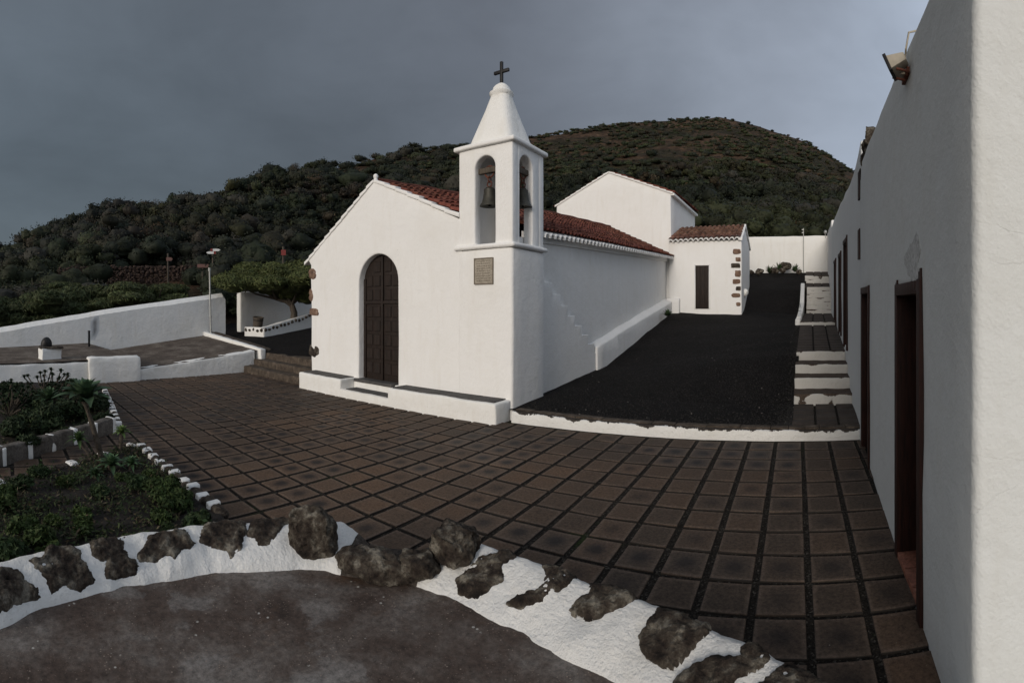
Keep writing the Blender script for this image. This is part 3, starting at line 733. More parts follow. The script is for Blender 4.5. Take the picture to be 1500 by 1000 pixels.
for k in range(5200):
    Y = 7.65+nr.uniform()**1.8*9; X = nr.uniform(-4.6, pathX(Y)-.02)
    if nr.uniform() < .3: X = pathX(Y)-abs(nr.normal())*.12
    q = (X-(-4.95))/(pathX(Y)+.05+4.95); q = q*q*(3-2*q); z = lerp(side_z(Y), path_z(Y), q)+noise.noise((X*.8, Y*.8, 0))*.035+noise.noise((X*3, Y*3, 5))*.012-.02
    r_ = nr.uniform(.006, .018); S.add(np.array([X, Y, z+r_*.3])+D1_*r_*nr.uniform(.6, 1.3, (1, 3)), F1_, np.array((1, .93, .88))*(nr.uniform(.006, .020) if nr.uniform() < .985 else .12))
top(link(S.mesh('loose_stones'), 'loose_stones', M['leaf']), 'loose small black stones strewn over the gravel yard', 'gravel', kind='stuff')
# kerb between plaza and yard
t = root('kerb', 'low kerb with ragged whitewashed face between paving and black gravel', 'kerb', (-2, 7.42, -1.97))
bm = bmesh.new(); bm_box(bm, -4.66, .98, 7.35, 7.50, -2.3, -1.815)
finish(bm, 'painted_face', M['paint_basalt'], t, bevel=.025, cell=.09, amp=.012, freq=4,
       paint=lambda c: 1.15-max(0, (c.z+1.895)*9)-.3*(c.y > 7.40)+.75*noise.noise((c.x*3.3, 0, 1))+.3*noise.noise((c.x*9, 0, 1)))
bm = bmesh.new(); x = -4.64
while x < .9:
    L = .25+.3*hsh(x); bm_box(bm, x+.008, min(x+L, .97), 7.44, 7.62, -2.0, -1.803+.012*hsh(x, 2)); x += L
finish(bm, 'cap_stone', M['step_stone'], t, bevel=.012, cell=.12, amp=.008, freq=5)

# stepped path along the right-hand building
def path_slab(name, label, Y0, Y1, za, zb, cols=3):
    t = root(name, label, 'path', (.45, Y0, za)); bm = bmesh.new(); L = .40; nn = max(1, round((Y1-Y0)/L))
    for i in range(nn):
        for j in range(cols):
            ya, yb = lerp(Y0, Y1, i/nn)+.008, lerp(Y0, Y1, (i+1)/nn)-.008
            def xx(Y, u): return lerp(pathX(Y), wallX(Y)+.06, u)
            u0, u1 = j/cols+.018, (j+1)/cols-.018
            if j == 0: u0 = 0
            zz = [lerp(za, zb, (y-Y0)/(Y1-Y0))+.004*hsh(i, j) for y in (ya, ya, yb, yb)]
            P = [(xx(ya, u0), ya), (xx(ya, u1), ya), (xx(yb, u1), yb), (xx(yb, u0), yb)]
            bm_hexa(bm, [(p[0], p[1], q-.07) for p, q in zip(P, zz)], [(p[0], p[1], q) for p, q in zip(P, zz)])
    finish(bm, 'paving_slab', M['path'], t, bevel=.008, smooth=30)
    bm = bmesh.new()
    bm_hexa(bm, [(pathX(Y0)+.01, Y0, -2.4), (wallX(Y0)+.06, Y0, -2.4), (wallX(Y1)+.06, Y1, -2.4), (pathX(Y1)+.01, Y1, -2.4)],
            [(pathX(Y0)+.01, Y0, za-.03), (wallX(Y0)+.06, Y0, za-.03), (wallX(Y1)+.06, Y1, zb-.03), (pathX(Y1)+.01, Y1, zb-.03)])
    finish(bm, 'bed', M['joint'], t, smooth=0); return t
M['path'] = speckle('path_slabs', [(.3, (.036, .028, .023)), (.6, (.062, .049, .040)), (.8, (.09, .073, .06))], 3, 45, bd=.006)
path_slab('paved_landing', 'lowest short landing of dark slabs just above the kerb', 7.63, 9.14, -1.80, -1.775)
path_slab('paved_path', 'long sloping stretch of dark slabs between the two flights of steps', 11.13, 15.88, -1.0, -.60)
path_slab('paved_landing', 'middle landing of dark slabs at the foot of the narrow flight', 16.12, 20.5, -.50, -.30)
path_slab('paved_landing', 'small landing of dark slabs near the top of the narrow flight', 22.0, 23.42, .82, 1.06)
path_slab('paved_landing', 'topmost landing of dark slabs against the back wall', 23.65, 26.2, 1.41, 1.79)
def flight(label, Y0, Y1, z0, z1, nst, x_in=0., YS=None, ZS=None):
    t = root('steps', label, 'steps', (.45, Y0, z0))
    for k in range(nst):
        ya, yb = lerp(Y0, Y1, k/nst), lerp(Y0, Y1, (k+1)/nst)+.05; za, zb = lerp(z0, z1, k/nst), lerp(z0, z1, (k+1)/nst)
        if YS: ya, yb, za, zb = YS[k], YS[k+1]+.04, ZS[k], ZS[k+1]
        bm = bmesh.new(); bm_box(bm, pathX(ya)-.01+x_in, wallX(ya)+.05, ya, yb+.1, za-.3, zb)
        sd = k*7+Y0
        finish(bm, 'step', M['paint_steps'], t, bevel=.02, seg=2, cell=.07, amp=.012, freq=5,
               paint=lambda c, ya=ya, zb=zb, sd=sd: 1.15-max(0, (c.y-ya-.015)*26)-max(0, (c.z-zb+.055)*(9 if k else 14))+.9*noise.noise((c.x*3.7+sd, sd, 0))-(.25 if k == 0 and nst == 4 else 0))
    return t
flight('lower flight of four broad steps with ragged white risers', 9.15, 11.1, -1.77, -1.0, 4, YS=[9.15, 9.70, 10.35, 11.1, 11.2], ZS=[-1.77, -1.59, -1.385, -1.20, -1.0])
flight('single low white-edged step half way up the path', 15.88, 16.12, -.62, -.50, 1)
flight('narrow flight of seven shallow whitewashed steps', 20.5, 22.0, -.30, .82, 7, .12)
flight('top pair of weathered white steps near the back wall', 23.42, 23.65, 1.06, 1.41, 2)
bm = bmesh.new(); ys = [15.95, 17.5, 19, 20.5, 22.1]; zs = [-.42, -.35, -.2, .15, 1.0]
for a in range(4):
    y0, y1, za, zb = ys[a], ys[a+1], zs[a], zs[a+1]; xa, xb = pathX(y0)-.16, pathX(y1)-.16
    bm_hexa(bm, [(xa, y0, za-.8), (xa+.17, y0, za-.8), (xb+.17, y1, zb-1), (xb, y1, zb-1)], [(xa, y0, za), (xa+.17, y0, za), (xb+.17, y1, zb), (xb, y1, zb)])
top(finish(bm, 'stair_kerb', M['white_low'], origin=(.1, 19, -.5), bevel=.02, amp=.01), 'low white kerb wall beside the narrow upper flight', 'kerb')

# ------------------------------------------------------------------ the church
church = root('chapel', 'white chapel with open bell tower, arched dark door and red tiled roofs', 'chapel', (-7.7, 9, -2.0))
YF = 7.5; XT0, XT1, YT1 = -5.95, -4.72, 8.66; XS = -4.86
DX0, DX1, DZ = -8.83, -7.55, 1.15
# front wall with arched doorway
outer = [(-10.70, -2.4), (XT1-.02, -2.4), (XT1-.02, 1.0), (XT0+.1, 1.0), (XT0+.1, 1.62), (-8.30, 2.76), (-10.86, 1.20), (-10.74, 1.05)]
bm = bmesh.new(); bm_plate(bm, outer, [arch(DX0, DX1, -1.68, DZ, 18)], lambda u, w_, d: (u, d, w_), YF, YF+.55)
fw = finish(bm, 'front_wall', M['white'], church, bevel=.03, seg=3, cell=.3, amp=.012, freq=1.1, smooth=50)
# side wall, with the old bench foot and faint stepped scar
bm = bmesh.new(); bm_hexa(bm, [(XS-.5, 8.0, -2.4), (XS-.09, 8.0, -2.4), (XS-.26, 19.5, -2.4), (XS-.7, 19.5, -2.4)], [(XS-.5, 8.0, 1.30), (XS-.09, 8.0, 1.30), (XS-.26, 19.5, 1.80), (XS-.7, 19.5, 1.80)])
finish(bm, 'side_wall', M['white'], church, bevel=.02, cell=.45, amp=.018, freq=.9)
bm = bmesh.new(); bm_hexa(bm, [(-10.7, 8.0, -2.4), (-10.2, 8.0, -2.4), (-10.2, 19.5, -2.4), (-10.7, 19.5, -2.4)], [(-10.7, 8.0, 1.15), (-10.2, 8.0, 1.15), (-10.2, 19.5, 1.8), (-10.7, 19.5, 1.8)])
finish(bm, 'side_wall', M['white'], church, bevel=.02)
# thin raised render below the stepped line of an old stair
sc_pts = [(8.75, -2.2)]; yy, zz = 8.75, .92
sc_poly = [(8.66, -2.3), (8.66, .72)]
for k in range(9):
    y0 = 8.98+k*.355; z0 = .72-k*.235
    sc_poly += [(y0, z0), (y0, z0-.235)]
sc_poly += [(12.25, -1.395), (12.25, -2.3)]
bm = bmesh.new(); bm_plate(bm, sc_poly, [], lambda u, w_, d: (d+.02*(u-8.66), u, w_), XS-.3, XS-.045)
finish(bm, 'stepped_render', M['white'], church, bevel=.008, seg=2, cell=.4, amp=.010, freq=1.4)
# masonry bench along the side wall
b0, b1 = 11.55, 19.4
bm = bmesh.new(); bm_hexa(bm, [(XS-.3, b0, -2.4), (XS+.055, b0, -2.4), (XS+.03, b1, -1), (XS-.4, b1, -1)], [(XS-.3, b0, -.88), (XS+.055, b0, -1.02), (XS+.03, b1, .20), (XS-.4, b1, .36)])
finish(bm, 'side_bench', M['white'], church, bevel=.03, cell=.4, amp=.02, freq=1.2)
bm = bmesh.new(); bm_box(bm, XS-.2, XS+.32, 19.2, 19.45, -1, .30)
finish(bm, 'buttress', M['white'], church, bevel=.04, cell=.2, amp=.015)
# quoins at the left corner
for (pxa, pxb, ya, yb, sd) in ((452, 464, 391, 411, 1), (452, 459, 421, 443, 2), (452, 467.5, 450, 463, 3), (452, 468.5, 505, 523, 4)):
    p = at((pxa+pxb)/2, (ya+yb)/2, Y=YF); a = at(pxb, ya, Y=YF); b = at(pxa, yb, Y=YF)
    rock('corner_stone', M['redstone'] if sd < 4 else M['basalt'], ((a.x+b.x)/2, YF+.09, (a.z+b.z)/2), ((a.x-b.x)/2+.01, .125, (a.z-b.z)/2), church, seed=sd, square=.75, rough=.16)
# door, threshold, step, benches
dr = box('door', M['door'], DX0+.02, DX1-.02, YF+.17, YF+.23, -1.66, 1.2, church, bevel=.004)
dm = (DX0+DX1)/2
def raised(parent, x0, x1, z0, z1, Yp, name='panel', mt='door'):
    bm = bmesh.new(); v = bm_box(bm, x0, x1, Yp-.022, Yp+.01, z0, z1)
    for q in (0, 1, 4, 5): v[q].co.x += .018*(1 if q in (0, 4) else -1); v[q].co.z += .018*(1 if q in (0, 1) else -1)
    return finish(bm, name, M[mt], parent, smooth=0)
for s, (xa, xb) in enumerate(((DX0+.09, dm-.05), (dm+.05, DX1-.09))):
    for rr_ in range(8):
        z0 = -1.52+rr_*.315+(.06 if rr_ >= 5 else 0)
        if rr_ == 7: pass
        for c_ in range(2):
            xc0 = lerp(xa, xb, c_*.5)+.02; xc1 = lerp(xa, xb, c_*.5+.5)-.02
            if z0+.26 > .5+math.sqrt(max(0, .62**2-(max(abs(xc0-dm), abs(xc1-dm)))**2)): continue
            raised(dr, xc0, xc1, z0, z0+.26, YF+.17)
box('centre_strip', M['door'], dm-.035, dm+.035, YF+.125, YF+.18, -1.64, 1.1, dr, bevel=.008)
for x in (DX0+.05, DX1-.05): box('stile', M['door'], x-.035, x+.035, YF+.14, YF+.18, -1.64, .62, dr, bevel=.006)
box('rail', M['door'], DX0+.04, DX1-.04, YF+.138, YF+.18, .045, .11, dr, bevel=.006)
box('threshold', M['slab'], DX0-.06, DX1-.1, YF-.10, YF+.34, -1.72, -1.655, church, bevel=.012, cell=.2, amp=.004)
bm = bmesh.new(); bm_box(bm, DX0-.08, DX1-.02, YF-.08, YF+.3, -2.3, -1.722); finish(bm, 'threshold_base', M['white_low'], church, bevel=.02, cell=.15, amp=.008, freq=4)
bm = bmesh.new(); bm_box(bm, -8.95, -7.3, 7.02, YF-.02, -2.4, -1.865); finish(bm, 'step', M['white_low'], church, bevel=.02, cell=.15, amp=.010, freq=4)
box('step_slab', M['slab'], -8.80, -7.36, 7.10, YF-.09, -1.875, -1.845, church, bevel=.008, cell=.3, amp=.003)
for (xa, xb, lab) in ((-10.58, -8.90, 'short white masonry bench left of the church door'), (-7.38, -4.76, 'long white masonry bench right of the church door')):
    bm = bmesh.new(); bm_box(bm, xa, xb, 7.02, YF+.04, -2.4, -1.655)
    bn = finish(bm, 'bench', M['white_low'], church, bevel=.03, seg=3, cell=.13, amp=.014, freq=3, smooth=60); bn['label'] = lab
    bm = bmesh.new(); xx = xa+.07
    while xx < xb-.12:
        x2 = min(xx+.66, xb-.09); bm_box(bm, xx, x2-.006, 7.11, YF-.0, -1.68, -1.637+.003*hsh(xx)); xx = x2
    finish(bm, 'seat_slab', M['slab'], bn, bevel=.006)
# plaque
pa, pb = at(696.5, 379, Y=YF), at(723.5, 415.5, Y=YF)
pl = box('plaque', M['plaque'], pa.x, pb.x, YF-.035, YF+.05, pb.z, pa.z, church, bevel=.006)
g = random.Random(3)
for k in range(9):
    bm = bmesh.new()
    z = lerp(pa.z-.05, pb.z+.06, k/8); x = pa.x+.05
    while x < pb.x-.06:
        L = g.uniform(.012, .045); bm_box(bm, x, min(x+L, pb.x-.05), YF-.0375, YF-.03, z-.010, z+.006*g.random()+.004); x += L+g.uniform(.008, .016)
    finish(bm, 'inscription_line', M['carve'], pl, smooth=0)
bm = bmesh.new()
for (a, b, c, d) in ((pa.x, pb.x, pa.z-.014, pa.z+.006), (pa.x, pb.x, pb.z-.006, pb.z+.014), (pa.x-.006, pa.x+.014, pb.z, pa.z), (pb.x-.014, pb.x+.006, pb.z, pa.z)): bm_box(bm, a, b, YF-.047, YF+.02, c, d)
finish(bm, 'frame', M['carve'], pl, bevel=.003)
# bell tower
bm = bmesh.new(); bm_box(bm, XT0+.02, XT1, YF-.012, YT1, -2.4, 1.04); tw = finish(bm, 'tower_base', M['white'], church, bevel=.055, seg=4, cell=.3, amp=.012, freq=1.2, smooth=60)
def slab_ring(name, z0, z1, o, bev):
    bm = bmesh.new(); bm_box(bm, XT0-o, XT1+o, YF-o, YT1+o, z0, z1); return finish(bm, name, M['white'], church, bevel=bev, seg=3, cell=.25, amp=.006, smooth=60)
slab_ring('tower_ledge', 1.04, 1.13, .06, .04)
slab_ring('tower_cornice', 2.905, 2.99, .062, .03)
bel = None
TH = .2
bm = bmesh.new()
bm_plate(bm, [(XT0+.02, 1.1), (XT1-.01, 1.1), (XT1-.01, 2.93), (XT0+.02, 2.93)], [arch(-5.555, -5.105, 1.14, 2.74, 14)], lambda u, w_, d: (u, d, w_), YF+.01, YF+TH)
finish(bm, 'belfry_wall', M['white'], church, bevel=.03, seg=3, cell=.3, amp=.006, smooth=50)
bm = bmesh.new()
bm_plate(bm, [(XT0+.02, 1.1), (XT1-.01, 1.1), (XT1-.01, 2.93), (XT0+.02, 2.93)], [arch(-5.46, -5.06, 1.14, 2.74, 14)], lambda u, w_, d: (u, d, w_), YT1-TH, YT1)
finish(bm, 'belfry_wall', M['white'], church, bevel=.03, seg=3, cell=.3, amp=.006, smooth=50)
bm = bmesh.new()
bm_plate(bm, [(YF+TH-.01, 1.1), (YT1-TH+.01, 1.1), (YT1-TH+.01, 2.93), (YF+TH-.01, 2.93)], [arch(7.76, 8.22, 1.14, 2.76, 14)], lambda u, w_, d: (d, u, w_), XT1-.012-TH, XT1-.012)
finish(bm, 'belfry_wall', M['white'], church, bevel=.02, seg=2, cell=.3, amp=.006, smooth=50)
bm = bmesh.new(); bm_box(bm, XT0+.02, XT0+.02+TH, YF+TH-.01, YT1-TH+.01, 1.1, 2.93); finish(bm, 'belfry_wall', M['white'], church, cell=.3, amp=.006, smooth=50)
tcx, tcy = (XT0+XT1)/2, (YF+YT1)/2
bm = bmesh.new()
prof = [(.49, 2.98), (.475, 3.04), (.445, 3.14), (.365, 3.42), (.28, 3.70), (.205, 3.95), (.20, 4.0), (.225, 4.03), (.225, 4.07), (.185, 4.10), (.165, 4.12), (.16, 4.16), (.12, 4.21), (.06, 4.25), (.02, 4.26)]
bm_lathe(bm, (tcx, tcy, 0), prof, 48, [9, 8, 7, 5, 3.6, 2.8]+[2.3]*9)
finish(bm, 'spire', M['white_low'], church, amp=.010, freq=3, smooth=50)
cr = box('cross', M['iron'], tcx-.028, tcx+.028, tcy-.028, tcy+.028, 4.2, 4.68, church, bevel=.01)
box('arm', M['iron'], tcx-.17, tcx+.17, tcy-.026, tcy+.026, 4.46, 4.52, cr, bevel=.01)
# bells (hang in the openings)
def bell(label, c, ztop, h, rad, along, beam):
    t = root('bell', label, 'bell', (c[0], c[1], ztop), 'bells in the tower openings')
    bm = bmesh.new(); P = [(.02, 0), (.16*rad/.18, -.01), (.42*rad, -.03*h/.38), (.55*rad, -.12*h), (.60*rad, -.35*h), (.66*rad, -.6*h), (.78*rad, -.8*h), (.97*rad, -.94*h), (rad, -h)]
    P = [(r_, z) for r_, z in P if True]; P[1] = (.30*rad, -.005)
    bm_lathe(bm, (c[0], c[1], ztop), [(.02*rad, 0)]+P[1:]+[(rad*.86, -h*.985), (.1*rad, -h*.8)], 28); finish(bm, 'bell_body', M['bronze'], t, smooth=50)
    bm = bmesh.new(); bm_tube(bm, [(c[0], c[1], ztop-h*.8), (c[0], c[1], ztop-h*1.02)], [.012, .03], 8); finish(bm, 'clapper', M['iron'], t)
    bm = bmesh.new()
    def ring(cc, r_, ax, th):
        pts = []
        for k in range(17):
            a = 2*math.pi*k/16; d = Vector((math.cos(a), 0, math.sin(a))) if ax == 'y' else Vector((0, math.cos(a), math.sin(a)))
            pts.append(Vector(cc)+d*r_)
        bm_tube(bm, pts, th, 6, cap=False)
    zb = beam[2]; gap = zb-ztop
    ring((c[0], c[1], ztop+.05), .05, 'y', .014); ring((c[0], c[1], ztop+.05+.09), .05, 'x', .014)
    ring((c[0], c[1], zb-.02), max(.06, .105), 'y' if along == 'x' else 'x', .016)
    bm_tube(bm, [(c[0], c[1], ztop+.18), (c[0], c[1], zb-.1)], .014, 6)
    finish(bm, 'hanger', M['rust'], t)
    L = beam[3]
    bm = bmesh.new()
    if along == 'x': bm_box(bm, beam[0]-L, beam[0]+L, c[1]-.05, c[1]+.05, zb-.055, zb+.055)
    else: bm_box(bm, c[0]-.05, c[0]+.05, beam[1]-L, beam[1]+L, zb-.055, zb+.055)
    finish(bm, 'beam', M['bark'], t, bevel=.02, cell=.15, amp=.01)
bell('bronze bell hanging in the front opening of the tower', (-5.33, YF+.17, 0), 2.20, .36, .185, 'x', (-5.33, YF+.17, 2.50, .235))
bell('bronze bell hanging in the side opening of the tower', (XT1-.14, 8.08, 0), 2.20, .36, .175, 'y', (XT1-.14, 7.99, 2.50, .235))

# tiled roofs
def roof_grid(name, mat, e0, e1, r0, r1, parent, cols, rows, h=.045, skew=0, thick=.05):
    e0, e1, r0, r1 = map(Vector, (e0, e1, r0, r1)); nrm = ((e1-e0).cross(r0-e0)).normalized()
    if nrm.z < 0: nrm = -nrm
    K = 8; nu = cols*K
    bm = bmesh.new(); G = []; T = []
    for j in range(rows):
        for s_ in (0., 1.):
            v = (j+s_)/rows; line = []
            for i in range(nu+1):
                u = i/nu; ci = min(cols-1, int(u*cols)); f = u*cols-ci
                prof_ = math.cos((f-.5)*2*math.pi*.5)                       # cover tile hump
                hh = h*(abs(prof_)**.7 if abs(f-.5) < .32 else -.25)
                jit = (hsh(ci, j, 1)-.5)*.02 if abs(f-.5) < .32 else 0
                p = (e0.lerp(e1, u)).lerp(r0.lerp(r1, u), min(1, max(0, v+(hsh(ci, j)-.5)*.012*(s_ == 0))))+nrm*(hh+(1-s_)*.034+jit)
                sag = noise.noise(p*.7)*.02; p += nrm*sag
                vv = bm.verts.new(p); line.append(vv); T.append(.62+.75*hsh(ci, j, 7))
            G.append(line)
    for a, b in zip(G, G[1:]):
        for k in range(nu): bm.faces.new((a[k], a[k+1], b[k+1], b[k]))
    me = bpy.data.meshes.new(name); bm.verts.index_update(); bm.to_mesh(me); bm.free()
    at_ = me.attributes.new('tint', 'FLOAT_COLOR', 'POINT')
    for i, t_ in enumerate(T): at_.data[i].color = (t_, t_*lerp(.9, 1.05, hsh(i//97)), t_, 1)
    me.shade_smooth(); me.set_sharp_from_angle(angle=R(35))
    return link(me, name, mat, parent)
def scallops(name, e0, e1, outdir, parent, cols, rad=.085, slope=.45, L=.26, mt='white'):
    """row of whitewashed half-round tile ends under the eave"""
    e0, e1, od = Vector(e0), Vector(e1), Vector(outdir); bm = bmesh.new(); ax = (e1-e0).normalized()
    for i in range(cols):
        c = e0.lerp(e1, (i+.5)/cols)+Vector((0, 0, (hsh(i)-.5)*.01)); K = 8; rings = []
        for s_, (d, ) in enumerate(((.06,), (-L,))):
            for rr_ in (rad, rad-.022):
                rings.append([bm.verts.new(c+od*d+Vector((0, 0, -d*slope))+ax*(rr_*math.cos(a))+Vector((0, 0, rr_*math.sin(a)*1.05))) for a in [math.pi*k/K for k in range(K+1)]])
        A, B, C, D = rings
        for P, Q in ((A, C), (D, B), (B, A), (C, D)):
            for k in range(K): bm.faces.new((P[k], P[k+1], Q[k+1], Q[k]))
    return finish(bm, name, M[mt], parent, smooth=40)
EX = XS+.10
roof = roof_grid('roof', M['roof_tile'], (EX, 8.67, 1.47), (EX-.04, 19.45, 1.95), (-8.23, 8.67, 2.79), (-7.54, 19.45, 3.22), church, 60, 12)
roof_grid('roof', M['roof_tile'], (-5.96, 7.6, 1.79), (-5.96, 8.67, 1.92), (-8.30, 7.6, 2.76), (-8.23, 8.67, 2.79), church, 6, 8)
roof_grid('roof', M['roof_tile'], (-11.05, 7.62, 1.12), (-11.05, 19.45, 1.7), (-8.30, 7.58, 2.74), (-7.54, 19.45, 3.22), church, 56, 8)
scallops('eave_tiles', (EX-.02, 8.7, 1.37), (EX-.10, 19.35, 1.86), (1, 0, 0), church, 48, rad=.098)
bm = bmesh.new(); bm_hexa(bm, [(XS-.35, 8.6, 1.22), (XS-.06, 8.6, 1.26), (XS-.20, 19.4, 1.76), (XS-.5, 19.4, 1.72)], [(XS-.35, 8.6, 1.5), (XS-.06, 8.6, 1.43), (XS-.20, 19.4, 1.92), (XS-.5, 19.4, 2.0)])
finish(bm, 'eave_bed', M['white'], church, bevel=.01)
bm = bmesh.new(); bm_tube(bm, [Vector((-8.30, 7.6, 2.76)).lerp(Vector((-7.54, 19.45, 3.25)), k/30)+Vector((0, 0, .012*math.sin(k*2.1))) for k in range(31)], .085, 10)
me = finish(bm, 'ridge_tiles', M['roof_tile'], church); a_ = me.data.attributes.new('tint', 'FLOAT_COLOR', 'POINT')
for d in a_.data: d.color = (.8, .75, .75, 1)
# white verge on the gable
bm = bmesh.new(); g = random.Random(5)
for (p, q, nn) in (((-11.02, 1.10), (-8.33, 2.77), 12), ((-5.90, 1.70), (-8.27, 2.77), 7)):
    for k in range(nn):
        a, b = (lerp(p[0], q[0], k/nn), lerp(p[1], q[1], k/nn)), (lerp(p[0], q[0], (k+1.06)/nn), lerp(p[1], q[1], (k+1.06)/nn))
        L0 = .055+g.uniform(-.01, .012)
        bm_hexa(bm, [(a[0], YF-.03, a[1]-.03), (a[0], YF+.2, a[1]-.03), (b[0], YF+.2, b[1]-.05), (b[0], YF-.03, b[1]-.05)][::1 if p[0] > q[0] else -1],
                [(a[0], YF-.03, a[1]+L0), (a[0], YF+.16+g.uniform(0, .06), a[1]+L0), (b[0], YF+.16, b[1]+.02), (b[0], YF-.03, b[1]+.02)][::1 if p[0] > q[0] else -1])
finish(bm, 'verge', M['white'], church, bevel=.012, seg=2, amp=.006, freq=5)
bm = bmesh.new(); bm_lathe(bm, (-8.30, YF+.05, 0), [(.06, 2.74), (.05, 2.80), (.038, 2.83), (.052, 2.86), (.055, 2.89), (.038, 2.92), (.01, 2.935)], 16); finish(bm, 'finial', M['white'], church)
# chancel behind
CX0, CX1, CYF, CYB = -10.03, -4.95, 19.5, 24.3
bm = bmesh.new()
bm_plate(bm, [(CX0, -2), (CX1, -2), (CX1, 4.52), (-7.59, 5.50), (CX0, 4.33)], [], lambda u, w_, d: (u, d, w_), CYF, CYB)
chn = finish(bm, 'chancel_wall', M['white'], church, bevel=.03, cell=.7, amp=.02, freq=.6)
roof_grid('chancel_roof', M['roof_tile'], (CX1+.16, CYF-.02, 4.50), (CX1+.16, CYB+.1, 4.62), (-7.57, CYF-.02, 5.56), (-7.57, CYB+.1, 5.56), church, 24, 8)
roof_grid('chancel_roof', M['roof_tile'], (CX0-.12, CYF-.02, 4.30), (CX0-.12, CYB+.1, 4.30), (-7.57, CYF-.02, 5.56), (-7.57, CYB+.1, 5.56), church, 24, 8)
bm = bmesh.new()
for (p, q, nn) in (((CX0-.06, 4.34), (-7.59, 5.56), 10), ((CX1+.08, 4.50), (-7.59, 5.56), 10)):
    for k in range(nn):
        a, b = (lerp(p[0], q[0], k/nn), lerp(p[1], q[1], k/nn)), (lerp(p[0], q[0], (k+1.05)/nn), lerp(p[1], q[1], (k+1.05)/nn))
        bm_hexa(bm, [(a[0], CYF-.05, a[1]-.05), (a[0], CYF+.14, a[1]-.05), (b[0], CYF+.14, b[1]-.06), (b[0], CYF-.05, b[1]-.06)], [(a[0], CYF-.05, a[1]+.035), (a[0], CYF+.14, a[1]+.035), (b[0], CYF+.14, b[1]+.0), (b[0], CYF-.05, b[1]+.0)])
finish(bm, 'chancel_verge', M['white'], church, bevel=.01)
bm = bmesh.new(); bm_box(bm, CX1-.05, CX1+.14, CYF, CYB+.05, 4.40, 4.50); finish(bm, 'chancel_eave', M['white'], church, bevel=.01)
# annex (sacristy)
AX0, AX1, AY0, AY1 = -5.0, -2.12, 19.4, 22.8
bm = bmesh.new()
bm_plate(bm, [(AY0, -1.2), (AY1, -1.2), (AY1, 2.55), (20.75, 3.22), (AY0, 2.52)], [], lambda u, w_, d: (d, u, w_), AX0, AX1)
finish(bm, 'annex_wall', M['white'], church, bevel=.03, cell=.4, amp=.018, freq=1.0)
roof_grid('annex_roof', M['old_tile'], (AX0-.02, AY0-.12, 2.60), (AX1-.03, AY0-.12, 2.64), (-4.85, 20.75, 3.28), (AX1+.02, 20.75, 3.33), church, 14, 5, h=.05)
roof_grid('annex_roof', M['old_tile'], (AX0, AY1+.1, 2.58), (AX1-.03, AY1+.1, 2.62), (-4.85, 20.75, 3.28), (AX1+.02, 20.75, 3.33), church, 14, 6, h=.05)
scallops('annex_eave_tiles', (AX0, AY0-.10, 2.53), (AX1-.06, AY0-.10, 2.57), (0, -1, 0), church, 14, rad=.095)
bm = bmesh.new()
for (p, q) in (((AY0-.1, 2.56), (20.75, 3.30)), ((AY1+.1, 2.55), (20.75, 3.30))):
    for k in range(5):
        a, b = (lerp(p[0], q[0], k/5), lerp(p[1], q[1], k/5)), (lerp(p[0], q[0], (k+1.1)/5), lerp(p[1], q[1], (k+1.1)/5))
        bm_hexa(bm, [(AX1-.12, a[0], a[1]-.04), (AX1+.05, a[0], a[1]-.04), (AX1+.05, b[0], b[1]-.04), (AX1-.12, b[0], b[1]-.04)], [(AX1-.12, a[0], a[1]+.06), (AX1+.05, a[0], a[1]+.06), (AX1+.05, b[0], b[1]+.06), (AX1-.12, b[0], b[1]+.06)])
finish(bm, 'annex_verge', M['white'], church, bevel=.015, amp=.006, freq=4)
a, b = at(1019, 389, Y=AY0), at(1038.5, 452, Y=AY0)
ad = box('annex_door', M['door'], a.x, b.x, AY0-.03, AY0+.03, b.z, a.z, church, bevel=.004)
for k in range(3): box('plank', M['door'], lerp(a.x, b.x, k/3)+.006, lerp(a.x, b.x, (k+1)/3)-.006, AY0-.042, AY0-.02, b.z+.02, a.z-.03, ad, bevel=.003)
bm = bmesh.new()
for (x0, x1, z0, z1) in ((a.x-.05, a.x+.0, b.z, a.z+.05), (b.x, b.x+.05, b.z, a.z+.05), (a.x, b.x, a.z, a.z+.05)): bm_box(bm, x0, x1, AY0-.05, AY0+.02, z0, z1)
finish(bm, 'door_surround', M['white'], church, bevel=.01)
for (x0, x1, y0, y1, sd) in ((1073, 1085.5, 364, 373, 1), (1077, 1085.5, 376, 383.5, 2), (1070, 1085.5, 385, 393, 3), (1076, 1085.5, 395, 406.5, 4), (1073, 1085.5, 408, 416.5, 5), (1077.5, 1085.5, 419, 426, 6), (1070.5, 1085.5, 429, 436, 7), (1078, 1085, 442, 449, 8)):
    p, q = at(x0, y0, Y=AY0), at(x1, y1, Y=AY0)
    rock('corner_stone', M['redstone'] if sd % 3 else M['basalt'], ((p.x+q.x)/2, AY0+.06, (p.z+q.z)/2), ((q.x-p.x)/2+.01, .10, (p.z-q.z)/2), church, seed=sd+10, square=.8, rough=.14)
# small white lamp-like stone at the foot of the annex side
rock('corner_stone', M['white_low'], (AX1+.05, 20.6, .55), (.10, .2, .14), church, seed=30)

